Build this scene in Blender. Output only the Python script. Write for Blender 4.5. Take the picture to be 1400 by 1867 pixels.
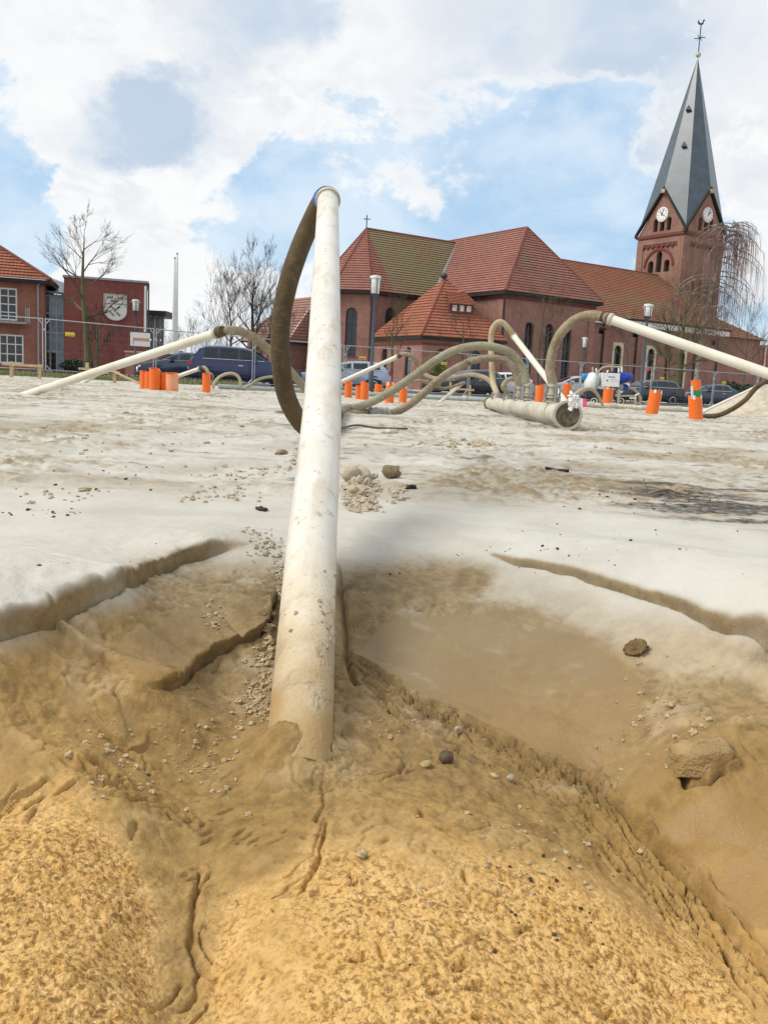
import bpy, bmesh, math, random
import numpy as np
from mathutils import Vector, Matrix
from mathutils.geometry import tessellate_polygon
random.seed(7); rng = np.random.default_rng(7)
for o in list(bpy.data.objects): bpy.data.objects.remove(o)
S = bpy.context.scene; COL = S.collection; R = math.radians

# ------------------------------------------------------------------ camera
FOC = 1600.0; CAM_Z = 0.20; PITCH = math.atan(235/1600.0); ROLL = R(2.87)
cF = np.array([0, math.cos(PITCH), -math.sin(PITCH)])
_r = np.array([1.0, 0, 0]); _u = np.array([0, math.sin(PITCH), math.cos(PITCH)])
cR = _r*math.cos(ROLL) + _u*math.sin(ROLL); cU = -_r*math.sin(ROLL) + _u*math.cos(ROLL)
CAM = np.array([0, 0, CAM_Z])
cd = bpy.data.cameras.new('camera'); cam = bpy.data.objects.new('camera', cd); COL.objects.link(cam)
cd.sensor_fit = 'VERTICAL'; cd.sensor_height = 36.0; cd.lens = FOC*36.0/1867.0
cd.clip_start = 0.02; cd.clip_end = 3000
M = Matrix(((cR[0], cU[0], -cF[0], 0), (cR[1], cU[1], -cF[1], 0), (cR[2], cU[2], -cF[2], CAM_Z), (0, 0, 0, 1)))
cam.matrix_world = M; S.camera = cam
S.render.resolution_x = 767; S.render.resolution_y = 1024

def ray(px, py):                       # survey of the photo: direction through a photo point, unit depth
    v = cF*FOC + cR*(px-700) + cU*(933.5-py); return v/v[1]
def at(px, py, Y): return CAM + ray(px, py)*Y
def atz(px, py, z):
    v = ray(px, py); return CAM + v*((z-CAM_Z)/v[2])

# ------------------------------------------------------------------ sky, sun, exposure
SUN_EL, SUN_AZ = R(47), R(-104)         # azimuth measured from +Y towards +X
world = bpy.data.worlds.new('World'); S.world = world; world.use_nodes = True
nt = world.node_tree; nt.nodes.clear(); N = nt.nodes.new; L = nt.links.new
def nmath(op, a, b=None, c=None, clamp=False):
    n = N('ShaderNodeMath'); n.operation = op; n.use_clamp = clamp
    for i, x in enumerate((a, b, c)):
        if x is None: continue
        if isinstance(x, (int, float)): n.inputs[i].default_value = x
        else: L(x, n.inputs[i])
    return n.outputs[0]
def nmap(x, a, b, c=0.0, d=1.0, smooth=True):
    n = N('ShaderNodeMapRange'); n.interpolation_type = 'SMOOTHSTEP' if smooth else 'LINEAR'
    L(x, n.inputs[0])
    for i, v in enumerate((a, b, c, d)): n.inputs[i+1].default_value = v
    return n.outputs[0]
def nmix(f, a, b):
    n = N('ShaderNodeMix'); n.data_type = 'RGBA'
    if isinstance(f, (int, float)): n.inputs[0].default_value = f
    else: L(f, n.inputs[0])
    for i, x in ((6, a), (7, b)):
        if isinstance(x, tuple): n.inputs[i].default_value = (*x, 1)
        else: L(x, n.inputs[i])
    return n.outputs[2]
sky = N('ShaderNodeTexSky'); sky.sky_type = 'NISHITA'; sky.sun_disc = False
sky.sun_elevation = SUN_EL; sky.sun_rotation = SUN_AZ; sky.dust_density = 1.5; sky.air_density = 1.0
tc = N('ShaderNodeTexCoord'); dirv = tc.outputs['Generated']
mp = N('ShaderNodeMapping'); mp.inputs['Scale'].default_value = (1.0, 1.0, 1.5); L(dirv, mp.inputs[0])
def noise(scale, detail, rough, dist=0.0, vec=None, w=0.0):
    n = N('ShaderNodeTexNoise'); n.noise_dimensions = '4D'; n.inputs['W'].default_value = w
    L(vec or mp.outputs[0], n.inputs['Vector']); n.inputs['Scale'].default_value = scale
    n.inputs['Detail'].default_value = detail; n.inputs['Roughness'].default_value = rough; n.inputs['Distortion'].default_value = dist
    return n.outputs['Fac']
wn = N('ShaderNodeTexNoise'); L(mp.outputs[0], wn.inputs['Vector']); wn.inputs['Scale'].default_value = 5.5; wn.inputs['Detail'].default_value = 9; wn.inputs['Roughness'].default_value = .62
w1 = N('ShaderNodeVectorMath'); w1.operation = 'SUBTRACT'; L(wn.outputs['Color'], w1.inputs[0]); w1.inputs[1].default_value = (.5, .5, .5)
w2 = N('ShaderNodeVectorMath'); w2.operation = 'MULTIPLY_ADD'; L(w1.outputs[0], w2.inputs[0]); w2.inputs[1].default_value = (.26, .26, .26); L(dirv, w2.inputs[2])
w3 = N('ShaderNodeVectorMath'); w3.operation = 'NORMALIZE'; L(w2.outputs[0], w3.inputs[0]); warp = w3.outputs[0]
def blob(px, py, rad):                 # soft patch of sky around one direction of the real sky
    v = ray(px, py); v = v/np.linalg.norm(v)
    n = N('ShaderNodeVectorMath'); n.operation = 'DOT_PRODUCT'; L(warp, n.inputs[0]); n.inputs[1].default_value = tuple(v)
    return nmap(n.outputs['Value'], math.cos(rad/FOC*1.6), 1.0)
def addup(lst):
    s = None
    for px, py, rad, a in lst:
        t = nmath('MULTIPLY', blob(px, py, rad), a); s = t if s is None else nmath('ADD', s, t)
    return s
n_big = noise(5.2, 12, .60, .35, w=1.3); n_det = noise(15, 10, .66, .5, w=4.1); n_soft = noise(3.2, 7, .55, .2, w=8.2); n_mid = noise(8.5, 10, .6, .3, w=2.6)
CLEAR = addup([(-10, 320, 130, .34), (60, 370, 70, .16), (430, 385, 85, .34), (600, 330, 90, .12), (210, 400, 80, -.22), (330, 310, 80, -.15), (1150, 470, 60, -.2), (1380, 400, 80, -.2), (840, 310, 40, -.12), (745, 320, 30, -.12), (790, 310, 200, .17), (1000, 320, 210, .18), (1190, 330, 150, .12), (660, 370, 120, .14), (860, 410, 190, .12), (600, 300, 80, .10),
               (1345, 480, 120, .16), (1330, 330, 90, .12), (1080, 430, 120, .14), (330, 470, 60, .10), (1150, 130, 230, -.16), (560, 190, 240, -.14), (130, 100, 200, -.14), (200, 450, 130, -.10), (850, 90, 200, -.14), (1390, 170, 130, -.10), (700, 30, 200, -.1), (300, 30, 200, -.1)])
DARK = addup([(292, 145, 52, .42), (228, 228, 72, .50), (335, 215, 78, .55), (280, 195, 70, .38), (455, -20, 100, .9), (1000, 20, 170, .42), (1230, 30, 170, .5), (60, 310, 90, .2), (840, 60, 100, .25), (770, 250, 70, .35), (1130, 250, 110, .35)])
cov = nmath('SUBTRACT', nmath('ADD', nmath('MULTIPLY', nmath('SUBTRACT', n_big, .5), 1.1), nmath('MULTIPLY', nmath('SUBTRACT', n_det, .5), .66)), nmath('SUBTRACT', CLEAR, .53))
cloud = nmap(cov, .35, .56)
edge = nmath('SUBTRACT', nmap(cov, .38, .47), nmap(cov, .47, .60))
dk = nmap(nmath('ADD', DARK, nmath('ADD', nmath('ADD', nmath('MULTIPLY', nmath('SUBTRACT', n_mid, .5), 1.7), nmath('MULTIPLY', nmath('SUBTRACT', n_det, .5), 1.1)), nmath('MULTIPLY', nmath('SUBTRACT', n_soft, .5), .9))), .08, 1.30)
cl = nmix(nmap(n_mid, .35, .66), (.42, .44, .465), (.505, .51, .515))
cl = nmix(nmap(nmath('ADD', n_soft, nmath('MULTIPLY', nmath('SUBTRACT', n_det, .5), 1.0)), .44, .66), cl, (.515, .52, .522))
cl = nmix(nmath('MULTIPLY', dk, .74), cl, (.225, .30, .40))
cl = nmix(nmath('MULTIPLY', edge, .55, clamp=True), cl, (.545, .545, .54))
veil = nmix(nmap(n_mid, .32, .66), (.235, .345, .465), (.40, .465, .525))
bg1 = N('ShaderNodeBackground'); bg1.inputs[1].default_value = .10; L(sky.outputs[0], bg1.inputs[0])
bg2 = N('ShaderNodeBackground'); L(veil, bg2.inputs[0]); bg3 = N('ShaderNodeBackground'); L(cl, bg3.inputs[0])
m1 = N('ShaderNodeMixShader'); m1.inputs[0].default_value = .82; L(bg1.outputs[0], m1.inputs[1]); L(bg2.outputs[0], m1.inputs[2])
m2 = N('ShaderNodeMixShader'); L(cloud, m2.inputs[0]); L(m1.outputs[0], m2.inputs[1]); L(bg3.outputs[0], m2.inputs[2])
wo = N('ShaderNodeOutputWorld'); L(m2.outputs[0], wo.inputs[0])
sd = bpy.data.lights.new('sun', 'SUN'); sun = bpy.data.objects.new('sun', sd); COL.objects.link(sun)
sd.energy = 1.5; sd.angle = R(24); sd.color = (1, .95, .86)
sdir = Vector((math.sin(SUN_AZ)*math.cos(SUN_EL), math.cos(SUN_AZ)*math.cos(SUN_EL), math.sin(SUN_EL)))
sun.rotation_euler = sdir.to_track_quat('Z', 'Y').to_euler(); sun.location = (0, 0, 30)
S.view_settings.view_transform = 'Standard'; S.view_settings.look = 'None'
S.view_settings.exposure = .92; S.view_settings.gamma = 1; S.view_settings.use_curve_mapping = False

# ------------------------------------------------------------------ materials
class Mat:
    def __init__(s, name, rough=.7, spec=.5, metal=0):
        global N, L
        s.m = bpy.data.materials.new(name); s.m.use_nodes = True; s.nt = s.m.node_tree; s.use()
        s.b = s.nt.nodes['Principled BSDF']; s.b.inputs['Roughness'].default_value = rough; s.b.inputs['Metallic'].default_value = metal
        s.b.inputs['Specular IOR Level'].default_value = spec
        s.tc = N('ShaderNodeTexCoord')
    def use(s):
        global N, L
        N = s.nt.nodes.new; L = s.nt.links.new
    def col(s, c):
        if isinstance(c, tuple): s.b.inputs['Base Color'].default_value = (*c, 1)
        else: L(c, s.b.inputs['Base Color'])
    def noise(s, scale, detail=4, rough=.6, dist=0, src='Object', stretch=None, w=0):
        v = s.tc.outputs[src]
        if stretch:
            q = N('ShaderNodeMapping'); q.inputs['Scale'].default_value = stretch; L(v, q.inputs[0]); v = q.outputs[0]
        return noise(scale, detail, rough, dist, v, w)
    def bump(s, h, strength=.3, dist=.01, prev=None):
        n = N('ShaderNodeBump'); n.inputs['Strength'].default_value = strength; n.inputs['Distance'].default_value = dist
        L(h, n.inputs['Height'])
        if prev: L(prev, n.inputs['Normal'])
        L(n.outputs[0], s.b.inputs['Normal']); return n.outputs[0]
def plain(name, c, rough=.6, var=.25, scale=6, metal=0, spec=.5, bump=0, c2=None):
    m = Mat(name, rough, spec, metal); f = m.noise(scale, 5, .65)
    c2 = c2 or tuple(x*(1-var) for x in c)
    m.col(nmix(nmap(f, .3, .7), c, c2))
    if bump: m.bump(m.noise(scale*6, 4), bump, .01)
    return m.m
def brick_mat(name, c1, c2, mortar, dirt=.3):
    m = Mat(name, .85, .2); b = N('ShaderNodeTexBrick'); L(m.tc.outputs['UV'], b.inputs['Vector'])
    b.inputs['Scale'].default_value = 1; b.inputs['Brick Width'].default_value = .25; b.inputs['Row Height'].default_value = .075
    b.inputs['Mortar Size'].default_value = .012; b.inputs['Bias'].default_value = 0
    b.inputs['Color1'].default_value = (*c1, 1); b.inputs['Color2'].default_value = (*c2, 1); b.inputs['Mortar'].default_value = (*mortar, 1)
    f = m.noise(.35, 5, .65); g = m.noise(2.5, 4, .6)
    c = nmix(nmath('MULTIPLY', nmap(f, .38, .66), dirt*1.6), b.outputs[0], tuple(x*.45 for x in c1))
    c = nmix(nmath('MULTIPLY', nmap(g, .42, .72), .5), c, tuple(min(1, x*1.5+.03) for x in c2)); sv = m.noise(1.6, 5, .7, .3, stretch=(1, 1, .12), w=5); c = nmix(nmath('MULTIPLY', nmap(sv, .48, .72), .55), c, tuple(x*.5 for x in c1)); sp = m.noise(7, 3, .7, w=9); c = nmix(nmath('MULTIPLY', nmap(sp, .5, .7), .35), c, tuple(x*.55 for x in c2))
    m.col(c); m.bump(b.outputs['Fac'], .25, -.01); return m.m
def tile_mat(name, c1, c2, moss=None, amt=0):
    m = Mat(name, .75, .3); b = N('ShaderNodeTexBrick'); L(m.tc.outputs['UV'], b.inputs['Vector'])
    b.inputs['Scale'].default_value = 1; b.inputs['Brick Width'].default_value = .24; b.inputs['Row Height'].default_value = .30
    b.inputs['Mortar Size'].default_value = .014; b.offset = 0
    b.inputs['Color1'].default_value = (*c1, 1); b.inputs['Color2'].default_value = (*c2, 1); b.inputs['Mortar'].default_value = (*tuple(x*.5 for x in c2), 1)
    c = b.outputs[0]; g = m.noise(.45, 6, .7); c = nmix(nmath('MULTIPLY', nmap(g, .45, .75), .45), c, tuple(x*.5 for x in c2))
    if moss:
        f = m.noise(.22, 6, .65, w=3); c = nmix(nmap(f, .62-amt*.45, .85-amt*.45), c, moss)
    m.col(c); m.bump(b.outputs['Fac'], .3, -.02); return m.m

# ------------------------------------------------------------------ mesh builder
class MB:
    def __init__(s): s.v = []; s.f = []; s.uv = {}
    def add(s, vs, fs, uvs=None):
        k = len(s.v); s.v.extend([tuple(map(float, p)) for p in vs])
        for i, f in enumerate(fs):
            if uvs: s.uv[len(s.f)] = uvs[i]
            s.f.append(tuple(k+j for j in f))
        return s
    def box(s, x0, x1, y0, y1, z0, z1, M=None):
        vs = [(x, y, z) for z in (z0, z1) for y in (y0, y1) for x in (x0, x1)]
        if M is not None: vs = [tuple(M @ Vector(p)) for p in vs]
        return s.add(vs, [(0, 2, 3, 1), (4, 5, 7, 6), (0, 1, 5, 4), (2, 6, 7, 3), (0, 4, 6, 2), (1, 3, 7, 5)])
    def bar(s, a, b, w, h=None):        # square bar from a to b
        a = Vector(a); b = Vector(b); d = b-a; h = h or w
        q = d.to_track_quat('Z', 'Y').to_matrix().to_4x4(); q.translation = a
        return s.box(-w/2, w/2, -h/2, h/2, 0, d.length, q)
    def tube(s, path, r, n=8, caps=True):
        P = [Vector(p) for p in path]; m = len(P); rr = r if hasattr(r, '__len__') else [r]*m
        T = [(P[min(i+1, m-1)]-P[max(i-1, 0)]).normalized() for i in range(m)]
        up = Vector((0, 0, 1)) if abs(T[0].z) < .9 else Vector((1, 0, 0))
        a = (up - T[0]*up.dot(T[0])).normalized(); vs = []; uvs = []; ln = 0; lens = []
        for i in range(m):
            if i: ln += (P[i]-P[i-1]).length
            lens.append(ln)
            a = (a - T[i]*a.dot(T[i])).normalized(); b = T[i].cross(a)
            for k in range(n):
                t = 2*math.pi*k/n; vs.append(P[i] + (a*math.cos(t)+b*math.sin(t))*rr[i])
        fs = []
        for i in range(m-1):
            for k in range(n):
                k2 = (k+1) % n; fs.append((i*n+k, i*n+k2, (i+1)*n+k2, (i+1)*n+k))
                uvs.append([(k/n, lens[i]), ((k+1)/n, lens[i]), ((k+1)/n, lens[i+1]), (k/n, lens[i+1])])
        if caps:
            for row, rv in ((0, True), (m-1, False)):
                f = [row*n+k for k in range(n)]
                fs.append(tuple(f[::-1] if rv else f)); uvs.append([(0, lens[row])]*n)
        return s.add(vs, fs, uvs)
    def cyl(s, a, b, r0, r1=None, n=16): return s.tube([a, b], [r0, r0 if r1 is None else r1], n)
    def ring(s, a, b, ro, ri, n=24):    # hollow pipe
        a = Vector(a); b = Vector(b); q = (b-a).to_track_quat('Z', 'Y').to_matrix(); vs = []
        for c, r in ((a, ri), (a, ro), (b, ro), (b, ri)):
            for k in range(n):
                t = 2*math.pi*k/n; vs.append(c + q @ Vector((math.cos(t)*r, math.sin(t)*r, 0)))
        fs = []
        for j in range(4):
            for k in range(n):
                k2 = (k+1) % n; j2 = (j+1) % 4; fs.append((j*n+k, j*n+k2, j2*n+k2, j2*n+k))
        return s.add(vs, fs)
    def lathe(s, prof, o=(0, 0, 0), axis=(0, 0, 1), n=16):
        q = Vector(axis).to_track_quat('Z', 'Y').to_matrix(); o = Vector(o); vs = []; fs = []
        for r, h in prof:
            for k in range(n):
                t = 2*math.pi*k/n; vs.append(o + q @ Vector((r*math.cos(t), r*math.sin(t), h)))
        for i in range(len(prof)-1):
            for k in range(n):
                k2 = (k+1) % n; fs.append((i*n+k, i*n+k2, (i+1)*n+k2, (i+1)*n+k))
        fs.append(tuple(range(n))[::-1]); fs.append(tuple((len(prof)-1)*n+k for k in range(n)))
        return s.add(vs, fs)
    def ball(s, c, rx, ry=None, rz=None, nu=14, nv=9):
        ry = ry or rx; rz = rz or rx
        prof = []; vs = []; fs = []
        for i in range(nv+1):
            p = math.pi*i/nv
            for k in range(nu):
                t = 2*math.pi*k/nu; vs.append((c[0]+rx*math.sin(p)*math.cos(t), c[1]+ry*math.sin(p)*math.sin(t), c[2]-rz*math.cos(p)))
        for i in range(nv):
            for k in range(nu):
                k2 = (k+1) % nu; fs.append((i*nu+k, i*nu+k2, (i+1)*nu+k2, (i+1)*nu+k))
        return s.add(vs, fs)
    def prism(s, poly, d):              # 3D polygon extruded by vector d
        n = len(poly); P = [Vector(p) for p in poly]; Q = [p+Vector(d) for p in P]
        fs = [tuple(range(n))[::-1], tuple(range(n, 2*n))] + [(i, (i+1) % n, n+(i+1) % n, n+i) for i in range(n)]
        return s.add(P+Q, fs)
    def build(s, name, mat, parent=None, smooth=False, loc=None, uv=True):
        me = bpy.data.meshes.new(name); off = Vector(loc) if loc is not None else Vector((0, 0, 0))
        me.from_pydata([tuple(Vector(p)-off) for p in s.v] if loc is not None else s.v, [], s.f)
        if uv and len(s.f) < 60000:
            U = me.uv_layers.new(name='UVMap').data; me.calc_loop_triangles() if False else None
            for p in me.polygons:
                if p.index in s.uv:
                    for li, q in zip(p.loop_indices, s.uv[p.index]): U[li].uv = q
                    continue
                nn = p.normal
                if abs(nn.z) < .985: t = Vector((-nn.y, nn.x, 0)).normalized(); b = nn.cross(t)
                else: t = Vector((1, 0, 0)); b = Vector((0, 1, 0))
                for li in p.loop_indices:
                    c = me.vertices[me.loops[li].vertex_index].co; U[li].uv = (c.dot(t), c.dot(b))
        if smooth:
            me.polygons.foreach_set('use_smooth', [True]*len(me.polygons))
            if smooth != 'all': me.set_sharp_from_angle(angle=R(40))
        me.materials.append(mat); o = bpy.data.objects.new(name, me); COL.objects.link(o)
        if parent: o.parent = parent
        o.location = off; return o
def tag(o, label=None, cat=None, group=None, kind=None):
    for k, v in (('label', label), ('category', cat), ('group', group), ('kind', kind)):
        if v: o[k] = v
    return o
def thing(name, label, cat, loc=(0, 0, 0), rz=0, group=None):
    o = bpy.data.objects.new(name, None); COL.objects.link(o); o.empty_display_size = .1
    o.location = Vector(loc); o.rotation_euler = (0, 0, rz); return tag(o, label, cat, group)
def dup(root, loc, rz=None, label=None):
    r = root.copy(); COL.objects.link(r); r.location = Vector(loc)
    if rz is not None: r.rotation_euler = (0, 0, rz)
    if label: r['label'] = label
    for ch in list(root.children):
        c = ch.copy(); COL.objects.link(c); c.parent = r
        for g in list(ch.children):
            d = g.copy(); COL.objects.link(d); d.parent = c
    return r
def spline(pts, n=8):
    P = [Vector(p) for p in pts]; P = [P[0]*2-P[1]] + P + [P[-1]*2-P[-2]]; out = []
    for i in range(1, len(P)-2):
        a, b, c, d = P[i-1:i+3]
        for k in range(n):
            t = k/n; out.append(.5*((2*b)+(c-a)*t+(2*a-5*b+4*c-d)*t*t+(3*b-a-3*c+d)*t**3))
    out.append(P[-2]); return out
# ------------------------------------------------------------------ terrain: one sheet, fine near the pit, coarse towards the horizon
def _h(ix, iy, seed):
    h = (ix.astype(np.int64)*374761393 + iy.astype(np.int64)*668265263 + seed*1274126177) & 0xffffffff
    h = ((h ^ (h >> 13))*1274126177) & 0xffffffff; h = h ^ (h >> 16); return h.astype(np.float64)/4294967296.0
def perlin(x, y, seed=0):
    ix = np.floor(x); iy = np.floor(y); fx = x-ix; fy = y-iy
    def g(a, b):
        t = _h(ix+a, iy+b, seed)*2*math.pi; return np.cos(t)*(fx-a)+np.sin(t)*(fy-b)
    u = fx*fx*fx*(fx*(fx*6-15)+10); v = fy*fy*fy*(fy*(fy*6-15)+10)
    return ((g(0, 0)*(1-u)+g(1, 0)*u)*(1-v)+(g(0, 1)*(1-u)+g(1, 1)*u)*v)*1.5
def fbm(x, y, o=4, seed=0, gain=.5):
    s = 0; a = 1; t = 0
    for i in range(o):
        s = s+a*perlin(x*2**i+i*17.3, y*2**i-i*9.1, seed+i); t += a; a *= gain
    return s/t
def sst(a, b, x):
    t = np.clip((x-a)/(b-a), 0, 1); return t*t*(3-2*t)
def worley(x, y, seed=0):
    ix = np.floor(x); iy = np.floor(y); f1 = np.full(x.shape, 9.0); f2 = f1.copy()
    for a in (-1, 0, 1):
        for b in (-1, 0, 1):
            px = ix+a+_h(ix+a, iy+b, seed); py = iy+b+_h(ix+a, iy+b, seed+77); d = (px-x)**2+(py-y)**2
            m = d < f1; f2 = np.where(m, f1, np.minimum(f2, d)); f1 = np.where(m, d, f1)
    return np.sqrt(f1), np.sqrt(f2)
CTRL = [(0,1120,0),(200,1062,0),(400,988,0),(500,962,0),(650,962,0),(800,968,0),(950,1004,0),(1100,1040,0),(1250,1082,0),(1400,1142,0),
 (0,1215,-.027),(110,1165,-.026),(250,1088,-.022),(400,1030,-.02),(300,1150,-.042),(440,1110,-.04),(190,1205,-.046),(270,1250,-.052),(100,1260,-.05),(0,1320,-.055),
 (60,1450,-.075),(150,1375,-.068),(250,1330,-.076),(480,1180,-.062),(400,1250,-.085),(450,1330,-.096),(340,1400,-.1),(550,1390,-.1),(545,1260,-.078),(500,1420,-.104),(600,1400,-.098),
 (640,1045,-.02),(700,1100,-.042),(800,1055,-.028),(900,1130,-.05),(1000,1100,-.034),(800,1200,-.072),(950,1250,-.08),(1100,1200,-.055),(1100,1300,-.078),(1250,1200,-.04),(1300,1168,-.024),
 (1400,1210,-.03),(650,1180,-.074),(850,1310,-.098),(1000,1380,-.108),(1080,1412,-.115),(1190,1290,-.066),(1280,1370,-.06),(1400,1330,-.045),(1190,1440,-.09),(1180,1500,-.108),(1300,1500,-.092),(1400,1450,-.075),
 (1250,1600,-.128),(1400,1650,-.115),(1330,1720,-.137),(700,1400,-.1),(800,1450,-.096),(900,1500,-.1),(700,1600,-.091),(1000,1550,-.105),(1150,1650,-.12),(1220,1760,-.128),
 (700,1800,-.094),(1000,1800,-.11),(1280,1867,-.135),(500,1550,-.1),(500,1700,-.095),(360,1600,-.112),(330,1720,-.116),(330,1850,-.118),(150,1550,-.08),(50,1650,-.077),(150,1800,-.082),
 (0,1867,-.08),(200,1650,-.09),(230,1500,-.088),(600,1900,-.098),(1400,1867,-.13)]
P = [atz(x, y, z) for x, y, z in CTRL]
cen = [(p[0], p[1], p[2]) for p in P]
cen += [(x, y, 0) for x, y in ((-.62,.3),(-.62,.6),(-.55,.9),(-.3,1.25),(0,1.35),(.3,1.3),(.62,.95),(.68,.6),(.68,.3),(-1,.6),(1,.6),(0,1.9),(-.9,1.4),(.9,1.4),(-1,-.5),(1,-.5),(0,-1))]
cen += [(-.35,0,-.03),(.4,0,-.05),(0,0,-.07),(0,-.3,0),(-.5,-.1,0),(.6,-.1,0),(-.38,.35,-.06),(.42,.4,-.08)]
cen = np.array(cen)
def tps(r2): return np.where(r2 > 1e-12, .5*r2*np.log(np.maximum(r2, 1e-12)), 0)
_n = len(cen); _K = tps(((cen[:, None, :2]-cen[None, :, :2])**2).sum(-1)) + np.eye(_n)*2e-5
_Q = np.c_[np.ones(_n), cen[:, :2]]; _A = np.block([[_K, _Q], [_Q.T, np.zeros((3, 3))]])
_W = np.linalg.solve(_A, np.r_[cen[:, 2], 0, 0, 0])
def pit(x, y):
    out = np.empty(x.shape)
    for i in range(0, len(x), 20000):
        a = x[i:i+20000]; b = y[i:i+20000]; r2 = (a[:, None]-cen[:, 0])**2+(b[:, None]-cen[:, 1])**2
        out[i:i+20000] = tps(r2) @ _W[:_n] + _W[_n] + _W[_n+1]*a + _W[_n+2]*b
    return out
def pitw(x, y): return 1-sst(.52, .78, np.hypot(x-.02, y-.6))
def slope_far(x, y): return -.21*sst(9, 28, y)
def base(x, y):
    x = np.atleast_1d(np.asarray(x, float)); y = np.atleast_1d(np.asarray(y, float)); w = pitw(x, y); z = slope_far(x, y); i = w > 0
    if i.any(): z[i] = z[i]*(1-w[i]) + pit(x[i], y[i])*w[i]
    return z
def ground(px, py, ymax=40):            # where the line of sight meets the base terrain
    v = ray(px, py); Y = np.geomspace(.2, ymax, 1500); d = CAM[2]+v[2]*Y-base(v[0]*Y, Y)
    k = np.argmax(d < 0) if (d < 0).any() else len(Y)-1
    if k > 0 and d[k] < 0: t = d[k-1]/(d[k-1]-d[k]); yy = Y[k-1]+t*(Y[k]-Y[k-1])
    else: yy = Y[k]
    return np.array([v[0]*yy, yy, base(v[0]*yy, yy)[0]])
def line(pts):
    out = []
    for (x0, y0), (x1, y1) in zip(pts, pts[1:]):
        n = max(1, int(math.hypot(x1-x0, y1-y0)/40))
        for i in range(n): out.append(ground(x0+(x1-x0)*i/n, y0+(y1-y0)*i/n)[:2])
    out.append(ground(*pts[-1])[:2]); return np.array(out)
def sdist(x, y, pl):                    # signed distance to polyline (left of its run is positive) and run length
    best = np.full(x.shape, 1e9); sg = np.zeros(x.shape); run = np.zeros(x.shape); acc = 0
    for a, b in zip(pl[:-1], pl[1:]):
        d = b-a; l = np.hypot(*d); d = d/max(l, 1e-9); px = x-a[0]; py = y-a[1]
        t = np.clip(px*d[0]+py*d[1], 0, l); q = np.hypot(px-d[0]*t, py-d[1]*t); m = q < best
        best = np.where(m, q, best); sg = np.where(m, d[0]*py-d[1]*px, sg); run = np.where(m, acc+t, run); acc += l
    return best*np.where(sg >= 0, 1, -1), run, acc
def inpoly(x, y, pl):
    c = np.zeros(x.shape, bool); n = len(pl)
    for i in range(n):
        a = pl[i]; b = pl[(i+1) % n]
        m = ((a[1] > y) != (b[1] > y)) & (x < (b[0]-a[0])*(y-a[1])/((b[1]-a[1]) if b[1] != a[1] else 1e-9)+a[0]); c ^= m
    return c
LIP_L = line([(-90,1205),(0,1158),(60,1144),(110,1134),(150,1118),(175,1100),(215,1083),(225,1076),(270,1056),(330,1026),(380,1010),(440,994)])
LIP_R = line([(900,1012),(935,1022),(1000,1034),(1080,1058),(1160,1082),(1250,1110),(1330,1145),(1400,1172),(1500,1215)])
SLAB = line([(262,1266),(300,1250),(350,1217),(385,1192),(430,1172),(472,1156),(492,1118),(500,1060)])
PLATE1 = line([(130,1298),(168,1303),(190,1330),(235,1374),(262,1360),(276,1322),(268,1296)])
PLATE2 = line([(60,1345),(120,1385),(180,1420),(230,1425)])
BAND = line([(634,1188),(690,1228),(760,1272),(830,1306),(900,1342),(960,1376),(1010,1400),(1075,1420),(1110,1460),(1165,1510),(1220,1570),(1280,1635),(1340,1710),(1400,1782),(1440,1830)])
BAND2 = line([(650,1225),(740,1305),(840,1360),(950,1410),(1040,1470),(1120,1540),(1200,1620),(1260,1710)])
PIPEGAP = line([(619,1020),(625,1090),(630,1150),(634,1200),(650,1262)])
PIPEGAPL = line([(520,985),(508,1060),(498,1130),(486,1190)])
EDGE_L = line([(-20,1530),(30,1470),(75,1430),(130,1395),(160,1420),(230,1450),(310,1470),(350,1500)])
RIDGE_R = line([(1090,1412),(1150,1340),(1195,1275),(1225,1230),(1300,1175)])
RIDGE_R2 = line([(1165,1500),(1230,1440),(1320,1390),(1400,1330)])
LIP_R2 = line([(1310,1215),(1350,1200),(1400,1200),(1460,1220)])
WET_A = line([(636,1195),(700,1130),(850,1112),(960,1110),(1080,1160),(1185,1235),(1150,1330),(1085,1412),(1000,1392),(900,1335),(760,1266)])
WET_B = line([(1180,1505),(1250,1452),(1420,1380),(1480,1700),(1410,1770),(1340,1700),(1275,1622)])
WET_C = line([(1095,1412),(1170,1352),(1220,1345),(1235,1415),(1160,1488)])
SLABP = line([(205,1195),(300,1135),(430,1095),(488,1115),(470,1152),(385,1188),(300,1246),(265,1258)])
PL1P = line([(100,1272),(150,1240),(170,1300),(230,1365),(275,1328),(262,1300),(225,1285),(190,1335),(130,1300)])
PL0P = line([(0,1330),(80,1375),(110,1400),(40,1450),(-60,1500),(-60,1340)])
SLOPE_R = line([(905,1020),(1100,1062),(1250,1112),(1400,1180),(1480,1230),(1480,1330),(1330,1235),(1210,1245),(1080,1165),(960,1108),(860,1100)])
VALLEY = line([(120,1300),(300,1270),(440,1200),(500,1230),(540,1400),(600,1460),(560,1560),(430,1640),(390,1740),(400,1867),(270,1867),(280,1700),(240,1560),(150,1440)])
GRAY = line([(625,1015),(780,1000),(930,1030),(870,1080),(760,1110),(680,1130),(640,1180)])
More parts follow.
